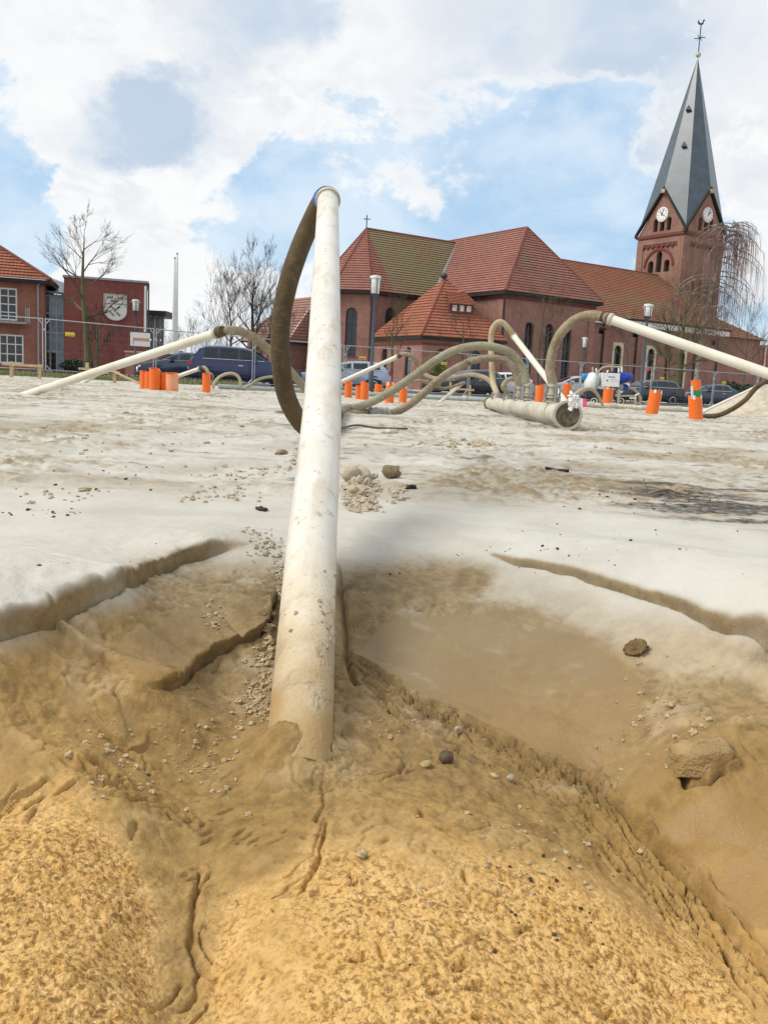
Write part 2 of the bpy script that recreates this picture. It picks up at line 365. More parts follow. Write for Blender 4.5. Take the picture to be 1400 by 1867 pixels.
GROOVES = [([(365,1590),(352,1660),(345,1715),(362,1770),(395,1787)], .0030, .0060), ([(362,1700),(375,1735),(388,1760)], .0020, .004), ([(362,1770),(358,1810),(328,1845)], .0026, .0045),
 ([(352,1640),(366,1615),(380,1600)], .002, .004), ([(400,1700),(375,1690),(362,1700)], .0016, .003), ([(560,1595),(530,1612),(500,1638)], .0024, .004), ([(597,1498),(580,1570),(552,1625),(528,1635)], .0030, .006),
 ([(592,1490),(570,1560),(520,1600)], .0016, .003), ([(490,1655),(435,1675),(420,1690)], .0016, .003), ([(575,1500),(590,1470),(588,1440)], .0018, .003),
 ([(605,1310),(604,1360),(603,1405)], .0013, .004), ([(720,1370),(738,1388),(728,1405),(690,1412),(655,1420)], .0022, .0035), ([(760,1400),(720,1412),(690,1425),(640,1425)], .0018, .003),
 ([(330,1795),(300,1830),(270,1850)], .002, .004), ([(380,1830),(340,1870)], .002, .004), ([(660,1300),(700,1312),(735,1330),(760,1342)], .0016, .003), ([(665,1262),(720,1300),(790,1330),(850,1362)], .0016, .003),
 ([(290,1408),(272,1412),(265,1395)], .002, .003), ([(250,1500),(240,1530)], .003, .004), ([(170,1390),(190,1400),(210,1415)], .005, .008), ([(1238,1350),(1245,1385),(1255,1415),(1290,1418),(1320,1402)], .0055, .016),
 ([(940,1700),(960,1690)], .002, .004), ([(1115,1845),(1095,1860)], .004, .005), ([(1225,1810),(1262,1826)], .004, .005), ([(800,1510),(822,1514)], .004, .005), ([(845,1590),(852,1612)], .003, .005),
 ([(1160,1770),(1160,1785)], .003, .004), ([(855,1805),(885,1800)], .003, .004), ([(830,1770),(850,1760)], .003, .004), ([(1030,1690),(1045,1700)], .003, .003), ([(1050,1565),(1080,1578)], .002, .003),
 ([(770,1475),(765,1490)], .004, .005), ([(640,1590),(650,1610)], .003, .005), ([(690,1720),(700,1750)], .003, .004)]
for _ in range(46):
    a, b = random.uniform(430, 1250), random.uniform(1480, 1867)
    if a > 700+(b-1350)*1.05: continue
    L_ = random.uniform(6, 22); t = random.uniform(-.6, .6); GROOVES.append(([(a, b), (a+L_, b+L_*t)], random.uniform(.0012, .0030), random.uniform(.0018, .0042)))
for _ in range(40):
    a, b = random.uniform(330, 600), random.uniform(1430, 1640); L_ = random.uniform(8, 34)
    GROOVES.append(([(a, b), (a+L_, b-L_*random.uniform(.0, .7))], random.uniform(.0010, .0018), random.uniform(.0012, .003)))
GROOVES = [(line(p), w, d) for p, w, d in GROOVES]
def along(pl, run, offs):               # a crack that follows another line at a varying distance
    seg = np.diff(pl, axis=0); ln = np.hypot(seg[:, 0], seg[:, 1]); cum = np.r_[0, np.cumsum(ln)]; out = []
    for r_, o_ in zip(run, offs):
        i = min(max(np.searchsorted(cum, r_)-1, 0), len(seg)-1); d = seg[i]/ln[i]; p = pl[i]+d*(r_-cum[i]); out.append(p+np.array([-d[1], d[0]])*o_)
    return np.array(out)
for pl, n_, o0, o1, l0, l1, wd_, dp_ in ((BAND, 60, -.019, .004, .02, .09, .0019, .0062), (BAND2, 30, -.012, .006, .015, .05, .0016, .0045), (EDGE_L, 16, -.012, .010, .015, .05, .0017, .005), (PLATE2, 10, -.010, .006, .015, .05, .0018, .005), (SLAB, 5, -.016, -.004, .02, .05, .0017, .005)):
    tot = np.hypot(*np.diff(pl, axis=0).T).sum()
    for _ in range(n_):
        a = random.uniform(.01, tot*.97); l = random.uniform(l0, l1); o_ = random.uniform(o0, o1); m = max(3, int(l/.006)); dr_ = random.uniform(-.12, .12); ph_ = random.uniform(0, 6)
        GROOVES.append((along(pl, np.linspace(a, min(a+l, tot-.001), m), o_+dr_*np.linspace(0, l, m)+.0016*np.sin(np.linspace(0, l*130, m)+ph_)), wd_*random.uniform(.7, 1.25), dp_*random.uniform(.6, 1.2)))

def terrain(x, y, attrs=False):
    x = np.asarray(x, float); y = np.asarray(y, float); z = base(x, y); n = len(x); r = np.hypot(x, y)
    w = pitw(x, y); A = {k: np.zeros(n) for k in ('ochre', 'wet', 'grain', 'dark', 'damp_and_shade', 'iron')}; dx = np.zeros(n); dy = np.zeros(n)
    # worked, trampled sand beyond the pit
    ro = sst(1.35, 1.75, r)*(1-sst(60, 120, r)); k = r > 1.0
    X = x[k]; Y_ = y[k]; q = fbm(X*.9, Y_*.9, 3, 5); p = fbm(X*4.2, Y_*4.2, 4, 11); patch = sst(-.05, .35, fbm(X*1.5+3, Y_*.9, 3, 21))
    cl = np.abs(fbm(X*13, Y_*13, 4, 31)); w1, w2 = worley(X*19+p, Y_*19+q, 3)
    keep = 1-.75*sst(25, 60, r[k])
    zone = sst(.25, .6, X)*sst(1.45, 1.6, r[k])*(1-sst(2.1, 2.6, r[k])); keep = keep*(1-.75*zone)
    z[k] += ro[k]*keep*(.016*q + .013*p + patch*(.026*cl + .013*(w2-w1)*sst(0, .3, p)) + (.003+.006*patch)*fbm(X*36, Y_*36, 4, 41) + .010*np.abs(fbm(X*7+2, Y_*7, 3, 43))*sst(-.1,.2,q))
    z[k] += (1-ro[k])*.004*fbm(X*3, Y_*3, 3, 8)*sst(1.0, 1.3, r[k])
    st = fbm(X*2.0, Y_*9.0, 4, 51)
    flat = 1-zone*.8; A['dark'][k] = np.maximum(zone*sst(.02, .16, st+.25*fbm(X*30, Y_*60, 3, 57)), .8*sst(.33, .45, fbm(X*3+9, Y_*8, 4, 61))*sst(1.4, 1.7, r[k])*(1-sst(8, 20, r[k])))
    A['damp_and_shade'][k] = np.clip(ro[k]*(sst(-.05, .45, fbm(X*1.3+7, Y_*2.2, 5, 71))*.55 + .75*patch*sst(.12, .34, cl+.25*fbm(X*30, Y_*30, 3, 73)) + .35*sst(.2, .5, fbm(X*6, Y_*14, 4, 75)) + .5*sst(.1, .35, fbm(X*22, Y_*30, 4, 77))*sst(-.2, .2, q)) + .25*zone, 0, .9)  # damp patches, with the small shadows of clods put into the same colour
    # the pit
    i = np.where(w > 0)[0]; X = x[i]; Y_ = y[i]; W = w[i]; Z = z[i]
    n1 = fbm(X*55, Y_*55, 4, 101); n2 = fbm(X*160, Y_*160, 3, 111); n3 = fbm(X*14, Y_*14, 4, 121); nw = fbm(X*30, Y_*30, 3, 131)
    inside = sst(-.004, -.03, Z); g0 = sst(.60, .50, Y_)
    def poly(pl, soft=.012):
        s, _, _ = sdist(X, Y_, np.vstack([pl, pl[:1]])); s = np.abs(s)*np.where(inpoly(X, Y_, pl), 1, -1); return sst(-soft*.25, soft*.75, s+.007*n3+.0035*n1)
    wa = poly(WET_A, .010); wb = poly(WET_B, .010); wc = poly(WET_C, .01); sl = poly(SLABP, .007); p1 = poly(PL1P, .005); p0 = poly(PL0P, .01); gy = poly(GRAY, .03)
    vl = poly(VALLEY, .02)*(.72+.28*sst(-.2,.2,n3)); sr = poly(SLOPE_R, .03)
    smooth = np.clip(sr*.8+vl*.45+wa+wb+wc+sl*.8+p1*.8+p0*.8+gy*.8, 0, 1); rough = inside*(1-smooth)
    Z += rough*(1-.45*g0)*(.0050*n3 + .0034*n1 + .0015*n2 - .0030*np.exp(-(nw/.05)**2)*sst(-.1, .3, n3)) + inside*smooth*(.0008*n3+.0004*n1) + (1-inside)*W*(.0035*n3+.0012*nw)
    Z += .034*np.exp(-(((X+.068+.006*n3)/.034)**2+((Y_-.662)/.046)**2))*(1+.03*n1)
    Z -= .0014*(wa+wb+wc)
    DX = np.zeros(len(i)); DY = np.zeros(len(i))
    def step(pl, H, rise, decay, under, push, sign=1, wob=.003, lump=.5, brk=.6, uw=.0018):
        nonlocal Z, DX, DY
        s, run, tot = sdist(X, Y_, pl); s = s*sign + wob*fbm(X*24, Y_*24, 2, 141); on = np.where((run > .002) & (run < tot-.002), 1.0, 0)*sst(0, .05, run)*sst(0, .05, tot-run)
        h = H*(1+lump*fbm(run*13, run*0, 2, 151)+.18*fbm(X*45, Y_*45, 2, 157)); h = h*(1-brk*np.exp(-((fbm(run*9, run*0+3, 1, 153))/.035)**2))
        q_ = np.clip(s/rise, 0, 1); prof = np.sqrt(np.clip(1-(1-q_)**2, 0, 1))
        Z = Z + on*h*prof*np.exp(-np.maximum(s-rise, 0)/decay) - on*under*np.exp(-((s+.0012)/uw)**2)
        e = .002; gx = (sdist(X+e, Y_, pl)[0]-sdist(X-e, Y_, pl)[0])/(2*e)*sign; gy_ = (sdist(X, Y_+e, pl)[0]-sdist(X, Y_-e, pl)[0])/(2*e)*sign
        b = on*push*(sst(0, rise*.8, s)*np.exp(-np.maximum(s-rise, 0)/(rise*2)) - .35*np.exp(-((s+.001)/.0015)**2))
        DX -= b*gx; DY -= b*gy_; return s, on
    step(LIP_L, .0125, .0130, .03, .0085, .0075, 1, .0028, .30, .18)
    step(LIP_R, .0052, .0080, .03, .0140, .0045, 1, .0022, .25, 0, .0023)
    step(LIP_R2, .003, .004, .02, .002, .001, 1)
    step(SLAB, .0105, .0025, .16, .0090, .0065, 1, .0035, .5)
    step(PLATE1, .0055, .002, .05, .002, .0015, 1, .003, .6)
    step(PLATE2, .0045, .002, .03, .002, .001, 1, .003)
    # laminated, cracked edge of the smooth wedge
    for pl, wd, amp, sgn in ((BAND, .017, .0032, 1), (BAND2, .011, .0018, 1)):
        s, run, tot = sdist(X, Y_, pl); s = s+.0035*n1+.0015*n2
        m = np.exp(-((s+wd*.55)/(wd*.75))**2)*sst(0, .03, run)*sst(0, .03, tot-run)*(.55+.6*sst(-.3, .3, nw))
        ph = s/.0042+1.0*n1+1.0*fbm(run*32, s*200, 3, 161); fr = ph-np.floor(ph)
        Z += m*amp*(fr-.6) - m*.0085*np.exp(-((fr-.1)/.14)**2)*sst(-.2, .1, fbm(run*45+9, s*90, 2, 171))
        if pl is BAND: Z -= .010*np.exp(-(s/.0019)**2)*sst(0, .04, run)*sst(-.45, .1, fbm(run*30, run*0, 2, 181)); Z += .004*sst(-.001, .002, s)*np.exp(-np.maximum(s, 0)/.02)
    for pl, a in ((EDGE_L, .004), (RIDGE_R, .006), (RIDGE_R2, .006)):
        s, run, tot = sdist(X, Y_, pl); m = np.exp(-(s/.016)**2)
        Z += m*a*np.abs(fbm(run*95, s*22, 3, 191)) - m*a*.4
    s, run, tot = sdist(X, Y_, PIPEGAP); Z -= .010*np.exp(-(s/.0030)**2)*sst(0, .02, run)*sst(0, .05, tot-run)
    s, run, tot = sdist(X, Y_, PIPEGAPL); Z += np.exp(-((s)/.012)**2)*(.006*np.abs(n1)+.004*n2-.003)
    for pl, wd, d in GROOVES:
        j = (X > pl[:, 0].min()-.03) & (X < pl[:, 0].max()+.03) & (Y_ > pl[:, 1].min()-.03) & (Y_ < pl[:, 1].max()+.03)
        s, run, tot = sdist(X[j], Y_[j], pl); s = s+min(.0022, wd*.7)*n1[j]+min(.0012, wd*.5)*n2[j]; e = wd*(.45+.55*np.sin(np.clip(run/max(tot, 1e-6), 0, 1)*math.pi))*.62
        Z[j] -= d*np.exp(-(s/np.maximum(e, 1e-4))**2); Z[j] += d*.28*np.exp(-((s-wd*1.6)/wd)**2)
    # ochre, granular sand in the bottom
    och = np.clip(sst(.63, .47, Y_+.06*n3+.03*n1), 0, 1)*inside*(1-.85*vl); left = sst(-.03, -.10, X+.04*n3)*sst(.535, .455, Y_+.03*n3)*(1-p0)
    mid = sst(.555, .475, Y_+.05*n3)*(1-sst(-.002, .012, sdist(X, Y_, BAND2)[0]+.02*n3))*(1-.9*np.exp(-((X+.065+.02*n3)/.028)**2))
    mid = np.clip(mid+np.exp(-(((X+.025)/.028)**2+((Y_-.635)/.05)**2))*.9, 0, 1)
    g = np.clip(np.maximum(left, mid), 0, 1)*(1-smooth)*(1-.75*vl); A['grain'][i] = g*W
    a1, a2 = worley(X*210+n1*.8, Y_*210+n2*.8, 7); b1, b2 = worley(X*105+n1, Y_*105+n2, 9)
    Z += g*(.0007+.0007*left)*(np.sqrt(np.clip(a2-a1, 0, 1))-.45) + left*(1-smooth)*(.0026*np.sqrt(np.clip(b2-b1, 0, 1))*sst(-.3, .3, nw)-.001)
    A['ochre'][i] = np.clip(och*(.55+.45*g)+.16*inside*sst(.85, .65, Y_+.05*n3)*sst(-.08, -.2, X), 0, 1)*W
    A['iron'][i] = inside*W*np.clip(sst(.98, .56, Y_+.06*n3), 0, 1)
    A['wet'][i] = np.clip(wa*.95+wb+wc*.85+sl*sst(-.13, -.16, X+.02*n3)*.75+p1*.8+p0*.45, 0, 1)*W*(.80+.20*sst(-.3, .2, fbm(X*9, Y_*26, 4, 201)))*(1-.55*sst(.16, .30, fbm((X*.75-Y_*.66)*9+3, (X*.66+Y_*.75)*44, 5, 205)))
    s, run, tot = sdist(X, Y_, BAND); bd = np.exp(-((s+.008)/.010)**2)
    A['damp_and_shade'][i] = np.clip(A['damp_and_shade'][i]*(1-W)+W*(inside*(1-.5*sr)*(.97-.30*g-.26*sst(.12,.45,n3+.3*n1)-.12*sst(.12,.3,X)*sst(.55,.75,Y_)) + gy*.35*inside + sl*.4+ .35*bd), 0, 1)
    s, run, tot = sdist(X, Y_, LIP_L); A['damp_and_shade'][i] = np.clip(A['damp_and_shade'][i]+.8*np.exp(-((s-.0035)/.0075)**2), 0, 1)
    s, run, tot = sdist(X, Y_, LIP_R); A['damp_and_shade'][i] = np.clip(A['damp_and_shade'][i]+.9*np.exp(-((s-.002)/.0055)**2), 0, 1)
    s, run, tot = sdist(X, Y_, SLAB); A['damp_and_shade'][i] = np.clip(A['damp_and_shade'][i]+.4*np.exp(-((s)/.006)**2), 0, 1)
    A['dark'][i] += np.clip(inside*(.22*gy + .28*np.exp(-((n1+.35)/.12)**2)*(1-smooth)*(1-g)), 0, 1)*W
    z[i] = Z; dx[i] = DX*W; dy[i] = DY*W
    return (z, dx, dy, A) if attrs else z
_a = list(np.arange(0, .52, .0019)); stp = .0019
while _a[-1] < math.pi-.06: stp = min(stp*1.18, .06); _a.append(_a[-1]+stp)
ang = np.array([-t for t in _a[:0:-1]]+_a); rad = [.17]
while rad[-1] < 900:
    q = rad[-1]; rad.append(q*(1.006 if q < .3 else 1.0019 if q < 1.15 else 1.006 if q < 3 else 1.011 if q < 12 else 1.03 if q < 60 else 1.12))
rad = np.array(rad); na, nr = len(ang), len(rad)
gx = (rad[:, None]*np.sin(ang)[None]).ravel(); gy = (rad[:, None]*np.cos(ang)[None]).ravel()
gx = np.r_[gx, 0]; gy = np.r_[gy, 0]
gz, gdx, gdy, GA = terrain(gx, gy, True)
i0 = (np.arange(nr-1)[:, None]*na+np.arange(na)[None]); i1 = (np.arange(nr-1)[:, None]*na+((np.arange(na)+1) % na)[None])
quads = np.stack([i0, i0+na, i1+na, i1], -1).reshape(-1, 4)
tri = np.stack([np.arange(na), (np.arange(na)+1) % na, np.full(na, nr*na)], -1)
me = bpy.data.meshes.new('ground'); nq = len(quads); ntr = len(tri)
me.vertices.add(len(gx)); me.vertices.foreach_set('co', np.stack([gx+gdx, gy+gdy, gz], -1).ravel().astype(np.float32))
me.loops.add(nq*4+ntr*3); me.loops.foreach_set('vertex_index', np.r_[quads.ravel(), tri.ravel()].astype(np.int32))
me.polygons.add(nq+ntr); me.polygons.foreach_set('loop_start', np.r_[np.arange(nq)*4, nq*4+np.arange(ntr)*3].astype(np.int32))
me.polygons.foreach_set('use_smooth', np.ones(nq+ntr, bool)); me.update(calc_edges=True); me.validate()
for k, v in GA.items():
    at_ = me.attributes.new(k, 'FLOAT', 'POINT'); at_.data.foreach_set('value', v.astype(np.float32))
sm = Mat('sand', .92, .25)
def attr(k):
    n = N('ShaderNodeAttribute'); n.attribute_name = k; return n.outputs['Fac']
f1 = sm.noise(420, 3, .7); f2 = sm.noise(60, 5, .65); f3 = sm.noise(7, 6, .6); f4 = sm.noise(1.1, 6, .6); gn = sm.noise(270, 3, .6, .3); f0 = sm.noise(1150, 2, .7)
dry = nmix(nmap(f3, .35, .7), (.54, .52, .465), (.44, .415, .355)); dry = nmix(nmap(f4, .45, .7), dry, (.54, .51, .45)); dry = nmix(nmath('MULTIPLY', nmap(f1, .55, .8), .4), dry, (.36, .30, .22))
damp_and_shade = nmix(nmap(f2, .35, .65), (.285, .215, .118), (.20, .145, .072))
damp_and_shade = nmix(attr('iron'), damp_and_shade, nmix(nmap(f2, .35, .65), (.305, .19, .064), (.205, .125, .04)))
och = nmix(nmap(f2, .3, .7), (.76, .49, .195), (.59, .345, .105)); och = nmix(nmath('MULTIPLY', nmap(gn, .54, .38), nmap(attr('grain'), 0, 1, .22, .85, False)), och, (.25, .125, .03)); och = nmix(nmath('MULTIPLY', nmap(f1, .56, .72), .55), och, (.80, .62, .34))  # shade between grains and highlights on them are put into the colour
wet = nmix(nmap(f3, .3, .7), (.235, .17, .083), (.19, .135, .063)); wet = nmix(attr('iron'), wet, (.275, .158, .044)); wet = nmix(nmath('MULTIPLY', nmap(f1, .58, .8), .35), wet, (.48, .38, .24))
dry = nmix(attr('iron'), dry, nmix(nmap(f2, .35, .65), (.60, .44, .235), (.47, .325, .15))); c = nmix(attr('damp_and_shade'), dry, damp_and_shade); c = nmix(attr('ochre'), c, och); c = nmix(attr('wet'), c, wet)
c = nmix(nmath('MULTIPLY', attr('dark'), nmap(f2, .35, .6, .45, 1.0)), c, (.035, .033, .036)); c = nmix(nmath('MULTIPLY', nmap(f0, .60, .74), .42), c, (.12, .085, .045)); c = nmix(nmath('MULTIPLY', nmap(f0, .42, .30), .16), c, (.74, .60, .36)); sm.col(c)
L(nmap(attr('wet'), 0, 1, .95, .42, False), sm.b.inputs['Roughness']); L(nmap(attr('wet'), 0, 1, .25, .45, False), sm.b.inputs['Specular IOR Level'])
bm_ = sm.bump(f2, .35, .006); hh = nmath('MULTIPLY', f1, nmap(attr('wet'), 0, 1, 1, .25, False)); bm_ = sm.bump(hh, .5, .0016, bm_); bm_ = sm.bump(f0, .45, .0009, bm_)
sm.bump(nmath('MULTIPLY', gn, attr('grain')), .9, .0042, bm_)
me.materials.append(sm.m); gobj = bpy.data.objects.new('ground', me); COL.objects.link(gobj); tag(gobj, 'pale sand of the building site with an ochre pit dug around the tilted pipe', kind='structure')
def tz(x, y): return float(terrain(np.array([x]), np.array([y]))[0])
def gpt(px, py, lift=0):
    g = ground(px, py); return Vector((g[0], g[1], tz(g[0], g[1])+lift))
# ------------------------------------------------------------------ street and verge beyond the site
asphalt = plain('asphalt', (.07, .07, .07), .9, .3, 2)
rd = MB().add([(-140, 36.5, -.195), (160, 80, -.195), (160, 49, -.195), (30, 49, -.195), (-8, 32.5, -.195), (-140, 32.5, -.195)], [(0, 5, 4, 3, 2, 1)]).build('road', asphalt); rd['kind'] = 'structure'
grass_m = plain('grass', (.09, .12, .035), .95, .6, 3, c2=(.14, .12, .06))
vb = MB().prism([(-60, 31.6, -.26), (-5.5, 32.2, -.26), (-5.5, 32.5, -.04), (-60, 32.0, -.04)], (0, .9, 0)).build('grass_verge', grass_m); vb['kind'] = 'structure'
kerb_m = plain('kerb_stone', (.10, .085, .07), .9, .3, 4)
# grass blades along the verge: one mass
g = MB()
for _ in range(2600):
    x = rng.uniform(-26, -5.6); y = 32.35+(x+60)*.0075+rng.uniform(-.5, .5)-.15; h = rng.uniform(.05, .14); t = rng.uniform(0, 6.28); dx_, dy_ = math.cos(t)*.02, math.sin(t)*.02
    z = -.05 if y > 32.3+(x+60)*.0075-.3 else -.16
    g.add([(x-dx_, y-dy_, z), (x+dx_, y+dy_, z), (x+dx_*3, y+rng.uniform(-.05, .05), z+h)], [(0, 1, 2)])
tag(g.build('grass', grass_m, uv=False), kind='stuff')

# ------------------------------------------------------------------ materials of the dewatering plant
def pvc(name, c, stain, amt):
    m = Mat(name, .34, .5); f = m.noise(5, 6, .65, .3); g_ = m.noise(40, 5, .7, .6); st = m.noise(14, 4, .6, .0, stretch=(1, 1, .2))
    c1 = nmix(nmath('MULTIPLY', nmap(f, .42, .72), amt), c, stain); c1 = nmix(nmath('MULTIPLY', nmap(g_, .62, .74), .55*amt+.1), c1, tuple(x*.45 for x in stain)); c1 = nmix(nmath('MULTIPLY', nmap(st, .5, .75), .35*amt), c1, stain)
    m.col(c1); L(nmap(f, .3, .7, .28, .6), m.b.inputs['Roughness']); m.bump(m.noise(90, 4, .6), .15, .002); return m
riser_m = pvc('white_riser_plastic', (.70, .67, .58), (.50, .44, .31), .55).m
def rubber(name, c, dust, ribs=.006):
    m = Mat(name, .8, .3); w = N('ShaderNodeTexWave'); w.wave_type = 'BANDS'; w.bands_direction = 'Y'; L(m.tc.outputs['UV'], w.inputs[0]); w.inputs['Scale'].default_value = .314/ribs*.5; w.inputs['Distortion'].default_value = .6
    f = m.noise(6, 5, .6); g_ = m.noise(45, 5, .7); k = m.noise(130, 3, .6)
    c1 = nmix(nmap(f, .35, .68), c, dust); c1 = nmix(nmath('MULTIPLY', nmap(g_, .48, .66), .7), c1, tuple(x*1.25 for x in dust)); c1 = nmix(nmath('MULTIPLY', nmap(k, .58, .75), .22), c1, (.4, .35, .26))
    m.col(c1); b1 = m.bump(w.outputs['Fac'], .25, .0012); m.bump(k, .2, .001, b1); return m.m
hose_dark = rubber('brown_hose_rubber', (.062, .040, .018), (.110, .074, .037))
hose_green = rubber('green_grey_hose_rubber', (.20, .19, .115), (.31, .29, .20))
hose_brown = rubber('dusty_brown_hose_rubber', (.20, .15, .095), (.33, .27, .19))
hose_tan = rubber('tan_hose_rubber', (.34, .27, .16), (.44, .37, .25))
galv = plain('galvanised_steel', (.46, .46, .45), .5, .35, 25, .75)
galv_dirty = plain('dusty_galvanised_steel', (.42, .40, .35), .7, .35, 30, .35, c2=(.52, .47, .38))
header_m = plain('dusty_header_pipe', (.60, .57, .49), .7, .3, 14, .1, c2=(.42, .37, .28), bump=.15)
mud = plain('dried_mud', (.16, .135, .10), .95, .5, 40, c2=(.28, .24, .18), bump=.8)
blue_tape = plain('blue_tape', (.015, .09, .42), .5, .2, 30)
grey_tape = plain('grey_tape', (.45, .46, .45), .6, .5, 90, c2=(.14, .15, .15))
orange = plain('orange_pvc', (.82, .135, .008), .38, .12, 9, c2=(.76,.16,.015))
white_p = plain('white_plastic', (.78, .78, .76), .45, .12, 12)
green_p = plain('green_plastic', (.012, .26, .09), .45, .2, 20)
pink_p = plain('pink_plastic', (.85, .08, .25), .45, .15, 20)
dark_in = plain('shadowed_inside', (.30, .06, .01), .8, .2)

# ------------------------------------------------------------------ the tilted riser in the pit
def on_line(px, py):                    # on the riser's own inclined plane
    v = ray(px, py); Y = (-.064-.448*.735-CAM_Z)/(v[2]-.448); return CAM+v*Y
RP = [on_line(*q) for q in ((553, 1250), (568, 1000), (580, 850), (589.5, 700), (595, 500), (598, 366))]
RP = [np.array(p) for p in RP]; RP = [RP[0]+(RP[0]-RP[1])*.5] + RP
base_p = Vector(gpt(560, 1335)); PR = .0268
rt = thing('riser_pipe', 'thick off-white plastic pipe rising tilted out of the sand pit in the foreground', 'pipe', base_p, 0)
m = Mat('sandy_riser_plastic', .36, .5); sx = N('ShaderNodeSeparateXYZ'); L(m.tc.outputs['Object'], sx.inputs[0])
f = m.noise(9, 6, .65, .4); g_ = m.noise(60, 5, .7, .8); h_ = m.noise(24, 5, .6, .2); k_ = m.noise(330, 3, .7); st = m.noise(30, 4, .6, 0, stretch=(1, .22, .30), w=3)
c0 = nmix(nmath('MULTIPLY', nmap(f, .42, .7), .55), (.675, .65, .585), (.52, .465, .37)); c0 = nmix(nmath('MULTIPLY', nmap(g_, .565, .66), .7), c0, (.34, .25, .13)); c0 = nmix(nmath('MULTIPLY', nmap(st, .48, .66), .6), c0, (.48, .39, .26))
zz = nmath('ADD', sx.outputs[2], nmath('MULTIPLY', nmath('SUBTRACT', h_, .5), .11))
film = nmap(zz, .135, .055); film2 = nmap(zz, .085, .0); clump = nmath('MULTIPLY', nmap(zz, .10, .05), nmap(m.noise(17, 4, .6, .5, w=6), .52, .60))
c0 = nmix(nmath('MULTIPLY', film, .85), c0, (.62, .53, .38)); c0 = nmix(film2, c0, (.38, .255, .11)); c0 = nmix(clump, c0, (.40, .325, .215)); c0 = nmix(nmath('MULTIPLY', nmath('MULTIPLY', nmap(k_, .55, .7), film), .6), c0, (.32, .24, .13))
m.col(c0); L(nmap(film, 0, 1, .32, .95, False), m.b.inputs['Roughness']); b1 = m.bump(nmath('MULTIPLY', k_, film), .6, .002); b1 = m.bump(nmath('MULTIPLY', clump, h_), .8, .004, b1); m.bump(m.noise(55, 5, .6), .10, .0015, b1)
MB().tube(spline(RP, 12), PR, 40).build('pipe_body', m.m, rt, True, base_p)
rt.children[0].location = (0, 0, 0)
top = Vector(RP[-1]); axd = (Vector(RP[-1])-Vector(RP[-2])).normalized()
cl_ = MB().lathe([(PR+.001, -.004), (PR+.0042, -.004), (PR+.0055, .0), (PR+.0055, .012), (PR+.0035, .016), (PR+.001, .016)], (0, 0, 0), axd, 36).build('clamp_collar', galv_dirty, rt, True); cl_.location = top-base_p

def hose(name, label, pts, r, mat, group=None, n=14, sub=10):
    P_ = [at(*q) if isinstance(q, tuple) else q for q in pts]; P_ = spline(P_, sub); o = P_[0].copy()
    h = MB().tube(P_, r, n).build(name, mat, None, 'all', o); return tag(h, label, 'hose', group)
r1 = PR*1.0
t0 = top+axd*.010
pts = [t0-axd*.03, t0, t0+axd*.03] + [at(*q) for q in ((588, 366, 2.44), (570, 400, 2.50), (547, 452, 2.50), (526, 515, 2.48), (513, 580, 2.47), (511.5, 640, 2.47), (517, 700, 2.5), (532, 745, 2.54), (556, 778, 2.62), (580, 788, 2.85), (602, 775, 3.4), (614, 759, 4.3), (626, 746, 5.4), (650, 743, 5.55), (675, 734, 5.6), (711, 715, 5.6), (754, 686, 5.6), (793, 658, 5.6), (831, 638, 5.6), (879, 630.5, 5.6), (924, 640, 5.6), (944, 658, 5.6), (955, 679, 5.6), (959, 699, 5.6))]
P_ = spline(pts, 10)
P_ = [Vector((p.x, p.y, max(p.z, (tz(p.x, p.y)+r1*.75) if p.z < .12 else p.z))) for p in P_]
o0 = thing('suction_hose', 'long brown suction hose looping from the top of the foreground pipe to the header pipe', 'hose', P_[0])
cut = next(i for i, p in enumerate(P_) if p.y > 4.6 and i > 60)
a_ = MB().tube(P_[:cut+1], [r1]*(cut+1), 18).build('hose_body', hose_dark, o0, 'all', P_[0]); a_.location = (0, 0, 0)
b_ = MB().tube(P_[cut:], [r1*.98]*(len(P_)-cut), 16).build('hose_body', hose_green, o0, 'all', P_[0]); b_.location = (0, 0, 0); b_['label'] = 'green grey far length of the hose'
q = P_[26]; d = (P_[29]-P_[23]).normalized(); tq = MB().cyl(P_[24], P_[29], r1+.0022, n=18).build('tape_wrap', blue_tape, o0, True, P_[0]); tq.location = (0, 0, 0)

# ------------------------------------------------------------------ header pipe with its couplings
fr = gpt(1033, 786); hf = Vector((fr.x, fr.y, fr.z+.072)); bk = gpt(893, 757); hb = Vector((at(893, 749, 8.2))); hb.z = tz(hb.x, hb.y)+.05
ht = thing('header_pipe', 'dusty grey header pipe lying half sunk in sand with hose couplings on top', 'pipe', hf)
D = (hb-hf).normalized(); HR = .054; O0 = Vector((0, 0, 0)); E_ = hb-hf
MB().tube([O0+D*.06, E_*.33, E_*.66, E_], HR, 28).build('pipe_body', header_m, ht, True)
MB().ring(O0, D*.05, .076, .064, 36).build('flange', galv_dirty, ht, True)
MB().lathe([(.070, 0), (.073, .012), (.060, .05), (HR, .09)], D*.045, D, 30).build('end_collar', header_m, ht, True)
mp_ = MB(); cc = D*.03; q = D.to_track_quat('Z', 'Y').to_matrix(); vs = [cc]; fs = []
for j in range(1, 9):
    for k in range(28):
        t = 2*math.pi*k/28; rr = .0645*j/8; vs.append(cc + q @ Vector((math.cos(t)*rr, math.sin(t)*rr, 0)) - D*(.012*math.sin(j*1.3+k*.7)*random.random()+.006*random.random()))
for k in range(28): fs.append((0, 1+k, 1+(k+1) % 28))
for j in range(7):
    for k in range(28): a = 1+j*28; b = a+28; fs.append((a+k, b+k, b+(k+1) % 28, a+(k+1) % 28))
mp_.add(vs, fs).build('mud_plug', mud, ht, 'all')
